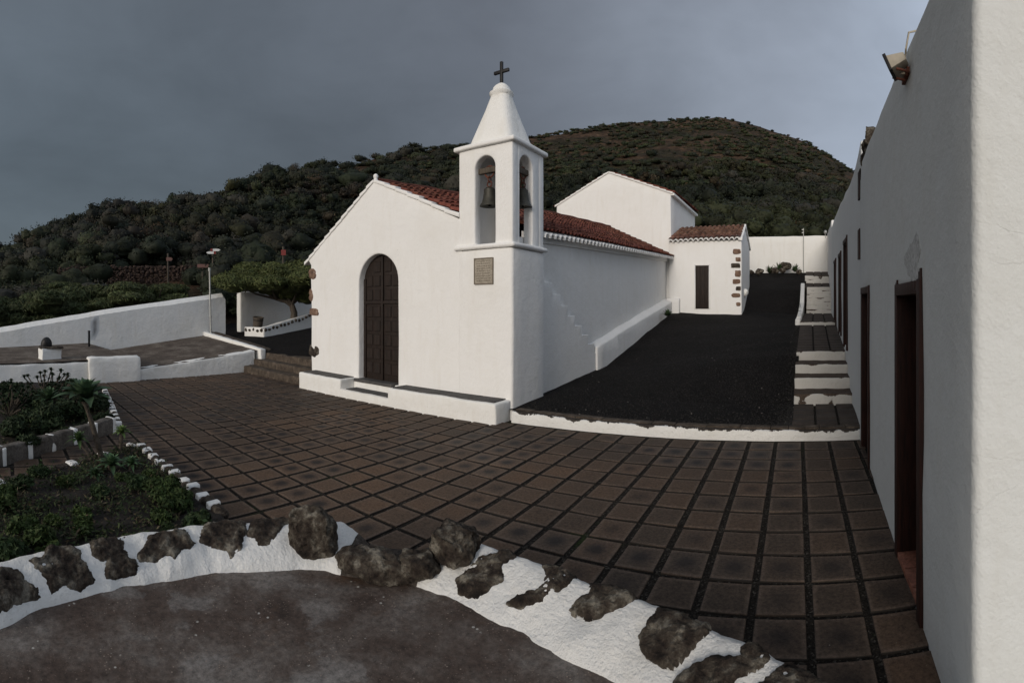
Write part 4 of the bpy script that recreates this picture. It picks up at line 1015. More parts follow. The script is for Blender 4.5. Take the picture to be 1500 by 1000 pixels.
# ------------------------------------------------------------------ back wall with mast, plants
t = root('back_wall', 'plain white garden wall closing the yard below the hill', 'wall', (-.6, 26.1, 1.7))
bm = bmesh.new(); bm_hexa(bm, [(-5.6, 26, .2), (1.75, 26, .2), (1.75, 26.35, .2), (-5.6, 26.35, .2)], [(-5.6, 26, 3.52), (1.75, 26, 3.62), (1.75, 26.35, 3.62), (-5.6, 26.35, 3.52)])
finish(bm, 'masonry', M['white_low'], t, bevel=.03, cell=.4, amp=.03, freq=1)
mx = at(1177, 340, Y=25.85)
t = root('mast', 'thin pole with small fittings standing against the back wall', 'pole', (mx.x, 25.9, 1.8))
tube('pole', M['pipe'], [(mx.x, 25.9, 1.6), (mx.x, 25.9, 3.98)], .022, t)
for z in (3.75, 3.9): box('fitting', M['pipe'], mx.x-.09, mx.x+.02, 25.84, 25.9, z-.03, z+.03, t, bevel=.01)
p = at(1209, 340, Y=26)
t = root('wall_lamp', 'tiny lamp fixed at the right end of the back wall', 'lamp', (p.x, 25.95, 3.7)); tube('bracket', M['pipe'], [(p.x, 26, 3.5), (p.x, 26, 3.75)], .02, t); rock('lamp_head', M['pipe'], (p.x, 25.95, 3.8), (.09, .09, .1), t, seed=2, rough=.1)
g = random.Random(21)
for i, (px, py, s, lab) in enumerate(((1151, 390, .34, 'largest dark rounded boulder against the back wall'), (1146, 396, .22, 'pale boulder below the big dark one at the back wall'), (1135, 396, .26, 'dark boulder left of the big one by the back wall'), (1112, 398, .26, 'low dark boulder alone in the middle of the back wall foot'), (1100, 399, .2, 'smallest dark boulder near the annex corner'), (1170, 398, .2, 'small dark boulder near the mast foot'))):
    p = at(px, py, Y=25.3-.3*(i > 0)); zz = lerp(side_z(p.y), path_z(p.y), .6)
    top(rock('boulder', M['lava'], (p.x, p.y, p.z), (s*.8, s*.75, s*.62), seed=60+i, origin=(p.x, p.y, p.z)), lab, 'boulder', 'boulders along the back wall')
def spiky(S, c, rad, hgt, n_, colr, g, wdt=.02, bend=.6):
    for k in range(n_):
        a = g.uniform(0, 6.28); el = g.uniform(.25, 1.35); L = rad*g.uniform(.7, 1.1); seg = 4
        V = []; d = Vector((math.cos(a), math.sin(a), 0)); s_ = Vector((-math.sin(a), math.cos(a), 0))
        for q in range(seg+1):
            u = q/seg; w_ = wdt*math.sin(math.pi*(.25+.75*u))*1.2+.001; zz = math.sin(el)*L*u*hgt/rad-bend*L*u*u*.35; rr_ = math.cos(el)*L*u
            c0 = Vector(c)+d*rr_+Vector((0, 0, zz)); V += [c0-s_*w_, c0+s_*w_]
        V = np.array([list(v) for v in V]); Fq = np.array([[2*q, 2*q+1, 2*q+3, 2*q+2] for q in range(seg)])
        S.add(V, Fq, np.array(colr)*g.uniform(.6, 1.4))
for i, (px, py, lab) in enumerate(((1141, 392, 'spiky green plant left of the big boulder by the back wall'), (1165, 394, 'grassy spiky plant right of the big boulder by the back wall'), (1128, 396, 'low spiky plant furthest left along the back wall'))):
    p = at(px, py, Y=25.1); S = Soup(); spiky(S, (p.x, p.y, p.z-.15), .5, .55, 70, (.035, .06, .022), g, .018)
    top(link(S.mesh('spiky_plant'), 'spiky_plant', M['leaf'], origin=(p.x, p.y, p.z)), lab, 'plant', 'plants along the back wall')
p = at(978, 463, Y=17.6); S = Soup(); spiky(S, (p.x, p.y, p.z-.0), .30, .34, 60, (.04, .065, .03), g, .03)
top(link(S.mesh('young_agave'), 'young_agave', M['agave'], origin=(p.x, p.y, p.z)), 'young spiky agave in the corner of the black gravel beside the chapel bench', 'plant')

# ------------------------------------------------------------------ right-hand building
rb = root('long_building', 'long low whitewashed building with dark narrow doors along the right', 'building', (2.5, 8, -2.0))
def outline(seg, holes, name, mat, thick=.5, off=0., bev=.03, cell=.35, amp=.012):
    bm = bmesh.new(); bm_plate(bm, seg, holes, lambda u, w_, d: (wallX(u)+off+d, u, w_), 0, thick)
    return finish(bm, name, mat, rb, bevel=bev, seg=3, cell=cell, amp=amp, freq=1.0, smooth=50)
def rect(a, b, c, d): return [(a, c), (b, c), (b, d), (a, d)]
D1 = rect(3.12, 4.03, -2.0, .14); D2 = rect(6.12, 7.03, -2.05, .22)
D3 = rect(10.3, 11.35, -.86, 1.42); D4 = rect(12.7, 13.7, -.70, 1.36); D5 = rect(15.7, 16.8, -.58, 1.46)
W1_ = rect(7.46, 7.66, 1.62, 2.02); W2_ = rect(7.50, 7.70, .72, 1.15)
outline([(2.05, -2.5), (7.42, -2.5), (7.42, 2.10), (6.0, 2.03), (4.2, 1.95), (3.0, 1.86), (2.05, 1.82)], [D1, D2], 'near_wall', M['white_crack'], amp=.010, bev=.045)
outline([(7.42, -2.5), (20.1, -2.5), (20.1, 3.15), (17, 3.0), (11.8, 2.55), (8.8, 2.30), (7.42, 2.46)], [D3, D4, D5, W1_, W2_], 'far_wall', M['white_dim'], off=.012, cell=.6, amp=.02)
bm = bmesh.new(); bm_hexa(bm, [(wallX(20.05)+.02, 20.05, -2), (4, 20.05, -2), (4, 26.4, -2), (wallX(26.4)+.02, 26.4, -2)], [(wallX(20.05)+.02, 20.05, 3.42), (4, 20.05, 3.5), (4, 26.4, 3.8), (wallX(26.4)+.02, 26.4, 3.8)])
finish(bm, 'end_wall', M['white'], rb, bevel=.05, cell=.6, amp=.03)
bm = bmesh.new(); bm_box(bm, wallX(2.0)+.42, 5.5, 2.052, 2.6, -2.5, 1.80)
finish(bm, 'gable_wall', M['white_crack'], rb, bevel=.03, seg=5, cell=.3, amp=.014, freq=1.3, smooth=60)
bm = bmesh.new(); bm_hexa(bm, [(wallX(2.6)+.3, 2.5, 1.0), (5.5, 2.5, 1.0), (5.5, 20, 1.0), (wallX(20)+.3, 20, 1.0)], [(wallX(2.6)+.3, 2.5, 1.6), (5.5, 2.5, 1.6), (5.5, 20, 2.4), (wallX(20)+.3, 20, 2.4)])
finish(bm, 'flat_roof', M['white_low'], rb)
def wdoor(D, sill=True, label=None):
    ya, yb, za, zb = D[0][0], D[1][0], D[0][1], D[2][1]; X = wallX((ya+yb)/2)
    bm = bmesh.new(); bm_box(bm, X+.17, X+.22, ya+.03, yb-.03, za+.02, zb-.02); d = finish(bm, 'door', M['door'], rb, bevel=.004)
    if label: d['label'] = label
    bm = bmesh.new()
    for (a, b, c, e) in ((ya-.035, ya+.06, za-.06, zb+.035), (yb-.06, yb+.035, za-.06, zb+.035), (ya+.06, yb-.06, zb-.06, zb+.03)):
        bm_box(bm, wallX((a+b)/2)-.022, X+.17, a, b, c, e)
    finish(bm, 'door_frame', M['frame'], d, bevel=.006)
    for k in range(3):
        z0 = lerp(za+.15, zb-.1, k/3); bm = bmesh.new(); bm_box(bm, X+.145, X+.175, ya+.16, yb-.16, z0, z0+(zb-za)/3-.14); finish(bm, 'panel', M['door'], d, bevel=.01)
    if sill:
        bm = bmesh.new(); m_ = 3
        for k in range(m_): bm_box(bm, X+.0, X+.17, lerp(ya+.06, yb-.06, k/m_)+.004, lerp(ya+.06, yb-.06, (k+1)/m_)-.004, za-.03, za+.03)
        finish(bm, 'sill_tile', M['terra'], d, bevel=.004)
wdoor(D1, label='nearest dark wooden door, plaster broken above it'); wdoor(D2, label='second dark door with narrow red frame')
wdoor(D3, False); wdoor(D4, False); wdoor(D5, False)
for q, D in enumerate((W1_, W2_)):
    ya, yb, za, zb = D[0][0], D[1][0], D[0][1], D[2][1]; X = wallX(ya)
    wf = box('window_slot', M['frame'], X-.004, X+.10, ya-.012, yb+.012, za-.01, zb+.01, rb)
# splintered lintel and broken plaster over the nearest door
ll = bmesh.new(); g = random.Random(9)
for k in range(26):
    y = lerp(3.10, 4.05, k/25); bm_box(ll, wallX(y)-.014, wallX(y)+.05, y-.016, y+.016, .10, (.13+g.uniform(-.03, .05) if 1 < k < 24 else .24-.02*k % .05))
finish(ll, 'broken_lintel', M['frame'], rb, bevel=.002)
bm = bmesh.new(); pts = []
for k in range(22):
    a = 2*math.pi*k/22; rr_ = 1+.22*math.sin(3*a+1)+.12*math.sin(7*a); pts.append((3.38+.26*rr_*math.cos(a), .31+.16*rr_*math.sin(a)))
bm_plate(bm, pts, [], lambda u, w_, d: (wallX(u)+d, u, w_), -.006, .03)
M['patch'] = speckle('bare_render', [(.3, (.47, .475, .465)), (.7, (.60, .60, .59))], 6, 40, bd=.006)
finish(bm, 'bare_render_patch', M['patch'], rb, smooth=0)
# exposed stone on the roof edge where the two buildings meet
for k, (y, z, s) in enumerate(((6.72, 2.30, .14), (6.95, 2.22, .16), (7.2, 2.14, .17), (7.32, 2.0, .13))):
    lava('coping_stone', M['lava'], (wallX(y)+.12, y, z-.05), (.15, s*.95, .17), rb, seed=80+k)
# floodlight
fl = root('floodlight', 'old beige floodlight tilted down on a rusty bracket high on the right wall', 'floodlight', (wallX(3.6), 3.55, 1.75))
FY = 3.55; fx = wallX(FY); ctr = at(1316, 92, d=3.60)
mrot = Matrix.Rotation(R(24), 4, 'Y') @ Matrix.Rotation(R(0), 4, 'Z')
def fl_part(name, mat, f, par=None, **k):
    bm = bmesh.new(); f(bm); bm.transform(Matrix.Translation(ctr) @ Matrix.Rotation(R(-24), 4, 'Z') @ Matrix.Rotation(R(-24), 4, 'Y')); return finish(bm, name, mat, par or fl, **k)
hx, hy, hzz = .062, .082, .052
fb = fl_part('housing', M['beige'], lambda bm: bm_hexa(bm, [(-hx, -hy, -hzz), (hx, -hy*.62, -hzz*.55), (hx, hy*.62, -hzz*.55), (-hx, hy, -hzz)], [(-hx, -hy, hzz), (hx, -hy*.62, hzz*.55), (hx, hy*.62, hzz*.55), (-hx, hy, hzz)]), bevel=.006)
def rim(bm):
    for (a, b, c, d) in ((-hy-.01, hy+.01, hzz-.004, hzz+.012), (-hy-.01, hy+.01, -hzz-.012, -hzz+.004), (-hy-.01, -hy+.006, -hzz, hzz), (hy-.006, hy+.01, -hzz, hzz)): bm_box(bm, -hx-.018, -hx+.006, a, b, c, d)
fl_part('rim', M['iron'], rim, fb, bevel=.002)
fl_part('glass', M['glass'], lambda bm: bm_box(bm, -hx-.008, -hx+.002, -hy+.006, hy-.006, -hzz+.004, hzz-.004), fb)
bm = bmesh.new(); c0 = ctr+Vector((.02, 0, -.075)); wp = Vector((wallX(3.62), 3.62, ctr.z-.045))
bm_tube(bm, [c0+Vector((-.05, -.07, .0)), c0+Vector((.04, -.07, -.012)), wp+Vector((0, -.06, 0))], .010, 6); bm_tube(bm, [c0+Vector((-.05, .07, .0)), c0+Vector((.04, .07, -.012)), wp+Vector((0, .06, 0))], .010, 6)
bm_box(bm, wp.x-.022, wp.x+.02, wp.y-.09, wp.y+.09, wp.z-.03, wp.z+.03)
finish(bm, 'bracket', M['rust'], fl, bevel=.003)
bm = bmesh.new(); bm_box(bm, wp.x-.085, wp.x-.02, wp.y-.035, wp.y+.035, wp.z-.005, wp.z+.04); finish(bm, 'junction_box', M['beige'], fl, bevel=.006)
bm = bmesh.new(); bm_tube(bm, [(wp.x-.03, wp.y+.01, wp.z+.03), (wallX(3.6)-.015, 3.6, wp.z+.15), (wallX(3.58)-.018, 3.57, 1.86), (wallX(3.55)+.0, 3.55, 1.97), (wallX(3.55)+.06, 3.55, 1.99)], .008, 6); finish(bm, 'cable', M['beige'], fl)

# ------------------------------------------------------------------ left court: steps, yard, walls
bm = bmesh.new(); rows = []
def court_z(X, Y): return -1.48+.115*(Y-8)+.022*(-14-X)
for a in range(26):
    rows.append([])
    for b in range(24):
        X = lerp(-24.0, -10.5, b/23); Y = lerp(8.05, 21, a/25); rows[-1].append(bm.verts.new((X, Y, court_z(X, Y)+noise.noise((X*.7, Y*.7, 2))*.04)))
for a, b in zip(rows, rows[1:]):
    for k in range(23): bm.faces.new((a[k], a[k+1], b[k+1], b[k]))
top(finish(bm, 'gravel_court', M['gravel'], smooth=180), kind='structure')
t = root('stone_steps', 'three worn brown stone steps left of the chapel', 'steps', (-12.3, 7.6, -2.0))
for k, (y, z) in enumerate(((7.30, -1.87), (7.66, -1.68), (8.02, -1.485))):
    bm = bmesh.new(); bm_box(bm, -14.15+.0, -10.60 if k else -10.3, y, y+.42, -2.3, z)
    finish(bm, 'step', M['step_stone'], t, bevel=.03, seg=2, cell=.12, amp=.022, freq=3.5)
# low terrace with whitewashed front, old stone floor
pt = root('raised_terrace', 'low raised terrace of worn brown paving with whitewashed front edge', 'terrace', (-16, 4, -2.0))
def patch(name, mat, pts, parent, amp=.02, n_=16, th=.3):
    """pts: four corners; bilinear rough slab"""
    P = [Vector(p) for p in pts]; bm = bmesh.new(); Gd = []
    for i in range(n_+1):
        Gd.append([])
        for j in range(n_+1):
            u, v = i/n_, j/n_; p = P[0].lerp(P[1], u).lerp(P[3].lerp(P[2], u), v); p.z += noise.noise(p*1.3)*amp+noise.noise(p*5)*amp*.4; Gd[-1].append(bm.verts.new(p))
    for i in range(n_):
        for j in range(n_): bm.faces.new((Gd[i][j], Gd[i+1][j], Gd[i+1][j+1], Gd[i][j+1]))
    return finish(bm, name, mat, parent, smooth=180)
patch('paving', M['old_floor'], [(-14.15, 3.7, -1.85), (-14.15, 7.8, -1.42), (-18.6, 7.9, -1.15), (-18.6, 3.9, -1.65)], pt)
patch('paving', M['old_floor'], [(-14.15, -4, -1.72), (-14.15, 3.9, -1.50), (-18.6, 3.1, -1.37), (-18.6, -4, -1.70)], pt)
patch('paving', M['old_floor'], [(-14.15, 3.88, -1.50), (-14.15, 3.95, -1.86), (-18.6, 4.1, -1.66), (-18.6, 3.08, -1.37)], pt)
bm = bmesh.new(); bm_hexa(bm, [(-14.4, 3.9, -2.4), (-14.12, 3.9, -2.4), (-14.12, 7.70, -2.4), (-14.4, 7.70, -2.4)], [(-14.4, 3.9, -1.82), (-14.12, 3.9, -1.85), (-14.12, 7.70, -1.43), (-14.4, 7.70, -1.40)])
finish(bm, 'front_wall', M['white_low'], pt, bevel=.03, cell=.16, amp=.025, freq=2.5)
bm = bmesh.new(); bm_box(bm, -14.5, -14.02, 2.42, 3.93, -2.4, -1.47)
finish(bm, 'end_block', M['white_low'], pt, bevel=.04, cell=.16, amp=.03, freq=2.0)
bm = bmesh.new(); bm_hexa(bm, [(-14.4, -4, -2.4), (-14.14, -4, -2.4), (-14.14, 2.5, -2.4), (-14.4, 2.5, -2.4)], [(-14.4, -4, -1.74), (-14.14, -4, -1.75), (-14.14, 2.5, -1.60), (-14.4, 2.5, -1.58)])
finish(bm, 'front_wall', M['white_low'], pt, bevel=.03, cell=.16, amp=.025, freq=2.5)
bm = bmesh.new(); bm_hexa(bm, [(-18.5, 7.75, -2), (-13.95, 7.82, -2), (-13.95, 8.0, -2), (-18.5, 7.95, -2)], [(-18.5, 7.75, -1.02), (-13.95, 7.82, -1.37), (-13.95, 8.0, -1.37), (-18.5, 7.95, -1.02)])
lw = finish(bm, 'low_wall', M['white_low'], pt, bevel=.025, cell=.16, amp=.018, freq=2.5)
bm = bmesh.new(); bm_hexa(bm, [(-18.4, 7.97, -1.6), (-14.1, 8.02, -1.8), (-14.1, 8.30, -1.8), (-18.4, 8.30, -1.6)], [(-18.4, 7.97, -1.03), (-14.1, 8.02, -1.38), (-14.1, 8.30, -1.38), (-18.4, 8.30, -1.03)])
finish(bm, 'capping', M['step_stone'], pt, bevel=.01, cell=.3, amp=.012)
# white plinth with dark slab and domed stone
p = at(73, 530, d=14.9)
cp = root('white_plinth', 'small white plinth with dark slab and domed black stone on the left terrace', 'plinth', (p.x, p.y, -1.75))
bm = bmesh.new(); bm_box(bm, p.x-.2, p.x+.2, p.y-.30, p.y+.30, -1.78, -1.245); bmesh.ops.rotate(bm, cent=(p.x, p.y, 0), matrix=Matrix.Rotation(R(14), 3, 'Z'), verts=bm.verts); finish(bm, 'plinth_body', M['white_low'], cp, bevel=.02, cell=.12, amp=.012, freq=4)
bm = bmesh.new(); bm_box(bm, p.x-.24, p.x+.24, p.y-.31, p.y+.38, -1.25, -1.19); finish(bm, 'slab', M['basalt'], cp, bevel=.012, cell=.1, amp=.01, freq=4)
rock('domed_stone', M['iron'], (p.x, p.y-.10, -1.14), (.15, .17, .22), cp, seed=3, rough=.12)
p = at(130.5, 503, d=17.6)
t = root('black_post', 'short black square post standing on the ridge of the left terrace', 'post', (p.x, p.y, p.z))
box('shaft', M['iron'], p.x-.035, p.x+.035, p.y-.035, p.y+.035, p.z-.12, p.z+.42, t, bevel=.006); box('cap', M['iron'], p.x-.042, p.x+.042, p.y-.042, p.y+.042, p.z+.42, p.z+.45, t, bevel=.004)
# long sloping boundary wall
t = root('boundary_wall', 'long white boundary wall with sloping top on the left', 'wall', (-18.7, 2, -1.6))
bm = bmesh.new(); prs = [(-9, -1.9), (-4, -1.35), (0, -.78), (3.4, -.20), (8.62, .52), (8.72, .42)]
for (ya, za), (yb, zb) in zip(prs, prs[1:]):
    bm_hexa(bm, [(-18.9, ya, -2.4), (-18.5, ya, -2.4), (-18.5, yb, -2.4), (-18.9, yb, -2.4)], [(-18.9, ya, za-.16), (-18.5, ya, za-.16), (-18.5, yb, zb-.16), (-18.9, yb, zb-.16)])
    bm_hexa(bm, [(-18.9, ya, za-.16), (-18.5, ya, za-.16), (-18.5, yb, zb-.16), (-18.9, yb, zb-.16)], [(-18.82, ya, za), (-18.68, ya, za), (-18.68, yb, zb), (-18.82, yb, zb)])
bmesh.ops.remove_doubles(bm, verts=bm.verts, dist=1e-4)
finish(bm, 'masonry', M['white_low'], t, cell=.4, amp=.03, freq=.9, smooth=35)
p0 = at(307, 395, d=19.9); p1 = at(309, 487, d=19.75)
t = root('metal_pole', 'thin metal pole in front of the end of the sloping white wall', 'pole', (p1.x, p1.y, p1.z))
tube('pole', M['pipe'], [p1+Vector((0, 0, -.2)), p0], .035, t); tube('cap', M['pipe'], [p0+Vector((0, 0, -.05)), p0+Vector((0, 0, .08))], .055, t)
for k in (.25, .62): q = p1.lerp(p0, k); tube('clamp', M['pipe'], [q+Vector((0, 0, -.02)), q+Vector((0, 0, .03))], .05, t)
# court back wall with gate pillar
a, b, c = at(346.5, 487, d=22), at(352, 487, d=22.0), at(470, 455, d=24.5)
t = root('court_wall', 'grey white court wall behind the tree with rounded gate pillar', 'wall', (b.x, b.y, -1.2))
bm = bmesh.new(); dv = Vector((c.x-b.x, c.y-b.y, 0)).normalized(); nv = Vector((-dv.y, dv.x, 0))
def q3(p, z): return (p.x, p.y, z)
E = c+dv*3; B2, E2 = b+nv*.35, E+nv*.35
bm_hexa(bm, [q3(b, -1.7), q3(E, -1.7), q3(E2, -1.7), q3(B2, -1.7)], [q3(b, .62), q3(E, .95), q3(E2, .95), q3(B2, .62)])
finish(bm, 'masonry', M['white_low'], t, bevel=.06, seg=3, cell=.4, amp=.03)
# planting bed in front of it: striped kerb, tree, bin
k0, k1, k2 = at(358, 487, d=20.4), at(386, 489, d=19.6), at(470, 463, d=21.8)
t = root('striped_kerb', 'low white kerb studded with black stones in front of the court wall', 'kerb', (k1.x, k1.y, -1.1))
bm = bmesh.new(); tot = []
for (a_, b_) in ((k0, k1), (k1, k2)):
    d = (b_-a_); nx_ = Vector((-d.y, d.x, 0)).normalized()*.22
    za, zb = a_.z+.0, b_.z+.0
    bm_hexa(bm, [q3(a_, za-.4), q3(b_, zb-.4), q3(b_+nx_, zb-.4), q3(a_+nx_, za-.4)], [q3(a_, za+.24), q3(b_, zb+.24), q3(b_+nx_, zb+.24), q3(a_+nx_, za+.24)])
    nn = int(d.length/.2)
    for k in range(nn):
        pp = a_.lerp(b_, (k+.5)/nn); tot.append((pp.x, pp.y, pp.z+.13+rng.uniform(-.03, .05)))
finish(bm, 'kerb_body', M['white_low'], t, bevel=.02, cell=.2, amp=.02, freq=3)
for k, pp in enumerate(tot): rock('stone', M['basalt'], pp, (rng.uniform(.04, .085), .07, rng.uniform(.05, .08)), t, seed=k, sub=2)
p = at(377, 474, d=20.6)
t = root('bin', 'dark round barrel bin leaning slightly against the court wall', 'bin', (p.x, p.y, p.z-.3))
bm = bmesh.new(); bm_lathe(bm, (0, 0, 0), [(.17, 0), (.19, .04), (.20, .3), (.21, .50), (.225, .52), (.225, .56), (.20, .56), (.18, .30), (.01, .28)], 20); bm.transform(Matrix.Translation((p.x, p.y, p.z-.28)) @ Matrix.Rotation(R(9), 4, 'Y')); finish(bm, 'barrel', M['bark'], t)
bm = bmesh.new()
for zz in (.12, .42): bm_lathe(bm, (0, 0, 0), [(.195, zz), (.215, zz+.005), (.215, zz+.035), (.2, zz+.04)], 20)
bm.transform(Matrix.Translation((p.x, p.y, p.z-.28)) @ Matrix.Rotation(R(9), 4, 'Y')); finish(bm, 'hoop', M['iron'], t)
# flat-topped tree
p = at(430, 466, d=21.0); tr = root('flat_topped_tree', 'low spreading tree with flat olive green crown over the court wall', 'tree', (p.x, p.y, p.z-.1))
bm = bmesh.new(); tips = [(343, 415, 20.3), (365, 405, 21), (385, 400, 21.5), (405, 398, 20.6), (425, 396, 21.6), (448, 398, 21), (472, 402, 21.5), (395, 412, 19.8), (440, 408, 20)]
j1 = at(427, 446, d=21.0); j2 = at(405, 438, d=21)
bm_tube(bm, [p+Vector((0, 0, -.3)), at(431, 458, d=21), j1], [.17, .13, .12], 10); bm_tube(bm, [j1, at(418, 441, d=21), j2, at(385, 425, d=20.8)], [.11, .085, .07, .04], 8)
for (x, y, d_) in tips:
    s_ = j1 if x > 400 else j2; q = at(x, y, d=d_); m_ = s_.lerp(q, .5)+Vector((0, 0, -.1)); bm_tube(bm, [s_, m_, q], [.06, .04, .015], 6)
finish(bm, 'trunk', M['bark'], tr, amp=.015, freq=4)
S = Soup()
for i, (x, y, d_) in enumerate(tips+[(355, 402, 21.5), (415, 405, 21), (460, 412, 20.5), (375, 413, 20.5), (452, 422, 21), (400, 393, 21.8), (440, 391, 22), (335, 408, 21), (395, 418, 20.8), (425, 418, 20.6), (450, 432, 21.3), (470, 425, 21), (365, 393, 22), (420, 426, 21.2)]):
    q = at(x, y+4, d=d_); bush(S, q, (.75, .75, .40), (.068, .080, .026), 400+i, 1500, .045, cs=CS5, inner=.84, aspect=1.9, spread=.7, shell=(.78, 1.1))
link(S.mesh('crown'), 'crown', M['leaf'], tr)
# spreading evergreen shrubs behind the boundary wall
for i, (x, y, wd, hg, d_, lab, ci) in enumerate(((20, 452, 3.0, 1.5, 22.5, 'dark spreading evergreen shrub at the far left behind the white wall', (.032, .040, .016)),
        (90, 435, 3.2, 1.5, 23, 'long low evergreen shrub behind the middle of the sloping wall', (.040, .050, .020)), (160, 430, 3.0, 1.3, 23.5, 'rounded olive evergreen shrub behind the white wall, centre', (.046, .055, .022)),
        (225, 425, 2.6, 1.2, 24, 'flat olive evergreen shrub behind the high end of the wall', (.046, .056, .021)), (85, 420, 1.9, .7, 27, 'upper evergreen shrub behind the low ones', (.042, .052, .02)))):
    q = at(x, y, d=d_); t = root('evergreen_shrub', lab, 'shrub', (q.x, q.y, q.z-1.2), 'evergreen shrubs behind the boundary wall'); S = Soup(); g = random.Random(70+i)
    for k in range(14):
        a_ = g.uniform(0, 6.28); rr_ = g.uniform(.1, .9)
        bush(S, (q.x+math.cos(a_)*rr_*wd*.75, q.y+math.sin(a_)*rr_*wd*.75, q.z+g.uniform(-.45, .18)*hg-.1), (wd*.28, wd*.28, hg*.30), np.array(ci)*g.uniform(1.0, 1.6), 900+i*40+k, 900, .055, cs=CS5, inner=.84, aspect=1.9, spread=.7)
    link(S.mesh('foliage'), 'foliage', M['leaf'], t)
    bm = bmesh.new()
    for k in range(5): a_ = k*1.3; bm_tube(bm, [(q.x, q.y, q.z-2.2), (q.x+.3*math.cos(a_), q.y+.3*math.sin(a_), q.z-1), (q.x+1.2*math.cos(a_), q.y+1.2*math.sin(a_), q.z)], [.09, .07, .02], 6)
    finish(bm, 'stem', M['bark'], t)

# ------------------------------------------------------------------ planters
for nm, poly in (('planter_soil', PL_R), ('planter_soil', PL_L)):
    bm = bmesh.new(); f = bm.faces.new([bm.verts.new((x, y, pz(x, y)+.07)) for x, y in poly]); bmesh.ops.triangulate(bm, faces=[f])
    top(finish(bm, nm, M['soil'], cell=.18, amp=.035, freq=2.2, smooth=180), kind='structure')
def edging(label, pts, h, wdt, spacing, stripe=.5, tall=False, seed=0):
    t = root('planter_edging', label, 'edging', (pts[0][0], pts[0][1], pz(*pts[0]))); g = random.Random(seed); nst = 0
    if tall:
        bm = bmesh.new()
        for (a_, b_) in zip(pts, pts[1:]):
            a_, b_ = Vector((*a_, 0)), Vector((*b_, 0)); d = (b_-a_).normalized(); nn_ = Vector((-d.y, d.x, 0))*wdt*.5; za, zb = pz(a_.x, a_.y), pz(b_.x, b_.y)
            cs_ = [a_-nn_, b_-nn_, b_+nn_, a_+nn_]; zs_ = [za, zb, zb, za]
            bm_hexa(bm, [(c.x, c.y, z-.2) for c, z in zip(cs_, zs_)], [(c.x, c.y, z+h) for c, z in zip(cs_, zs_)])
        finish(bm, 'wall_body', M['grey_render'], t, bevel=.02, cell=.08, amp=.018, freq=4)
    for (a_, b_) in zip(pts, pts[1:]):
        a_, b_ = Vector((*a_, 0)), Vector((*b_, 0)); d = b_-a_; L = d.length; nn = max(1, round(L/spacing)); dd = d.normalized(); ang = math.atan2(dd.y, dd.x)
        for k in range(nn):
            u0 = L*k/nn; sp = L/nn; ws = sp*stripe*g.uniform(.7, 1.2)
            c_ = a_+dd*(u0+ws+(sp-ws)*.5); z = pz(c_.x, c_.y)
            if not tall: rock('stone', M['basalt'], (c_.x, c_.y, z+h*.42), ((sp-ws)*.66, wdt*.62, h*.62), t, seed=seed+nst, rot=ang, square=.3, rough=.2)
            m_ = a_+dd*(u0+ws*.5); z = pz(m_.x, m_.y); hh = h*g.uniform(.95, 1.12)
            bm2 = bmesh.new(); bm_box(bm2, -ws*.62, ws*.62, -wdt*.56, wdt*.56, -.02, hh); bmesh.ops.bevel(bm2, geom=bm2.edges[:], offset=min(ws, wdt, h)*.28, segments=3, affect='EDGES', profile=.6)
            for v in bm2.verts: v.co += noise.noise_vector(v.co*9+Vector((nst, 0, 0)))*.018
            bm2.transform(Matrix.Translation((m_.x, m_.y, z)) @ Matrix.Rotation(ang, 4, 'Z'))
            finish(bm2, 'white_mortar', M['white_low'], t, smooth=70); nst += 1
    return t
edging('rounded black and white stone edging of the near planter along the paving', [(-7.1, 1.98), (-4.45, 2.08)], .12, .12, .27, .34, seed=100)
edging('sunken stone edging of the near planter beside the narrow path', [(-7.2, 1.9), (-6.0, 0), (-5.0, -1.6)], .10, .14, .62, .17, seed=200)
edging('grey planter wall with thin white stripes across the narrow path', [(-8.42, 1.85), (-6.95, 0), (-5.9, -1.6)], .24, .16, .50, .15, tall=True, seed=300)
edging('far black and white stone edging of the left planter along the paving', [(-8.5, 1.98), (-12.3, 2.5)], .13, .12, .32, .34, seed=400)

def rosette(S, c, rad, n_, colr, g, wdt=None, lift=-.15):
    wdt = wdt or rad*.17; c = Vector(c)
    for k in range(n_):
        u = (k+.5)/n_; a = k*2.39996+g.uniform(-.12, .12); el = lerp(lift, 1.4, u**.85)+g.uniform(-.1, .1); L = rad*lerp(1, .62, u)*g.uniform(.9, 1.08)
        d = Vector((math.cos(a), math.sin(a), 0)); s_ = Vector((-math.sin(a), math.cos(a), 0)); seg = 6; V = []
        for q in range(seg+1):
            v = q/seg; w_ = wdt*(math.sin(math.pi*min(1, v*.72+.22))**.8)*(1 if v < .98 else .05); w_ = max(w_*(1-v**5), .0015)
            r_ = math.cos(el)*L*v; z_ = math.sin(el)*L*v-.16*L*v*v*(1-u)+.10*L*math.sin(math.pi*v)
            cc = c+d*r_+Vector((0, 0, z_)); up_ = (d*-math.sin(el)+Vector((0, 0, math.cos(el))))*w_*.38
            V += [cc-s_*w_+up_, cc, cc+s_*w_+up_]
        V = np.array([list(x) for x in V]); Fq = []
        for q in range(seg): b = 3*q; Fq += [[b, b+1, b+4, b+3], [b+1, b+2, b+5, b+4]]
        cl = np.array(colr)*g.uniform(.8, 1.2)*(1+.35*u); S.add(V, np.array(Fq), cl)
g = random.Random(12)
AG = (.058, .095, .050)
b0_ = on_plaza(152, 672, .06); top_ = at(124, 588, d=b0_.xy.length*.99)
t = root('agave', 'large grey green agave rosette on a bent bare trunk in the near planter', 'plant', tuple(b0_))
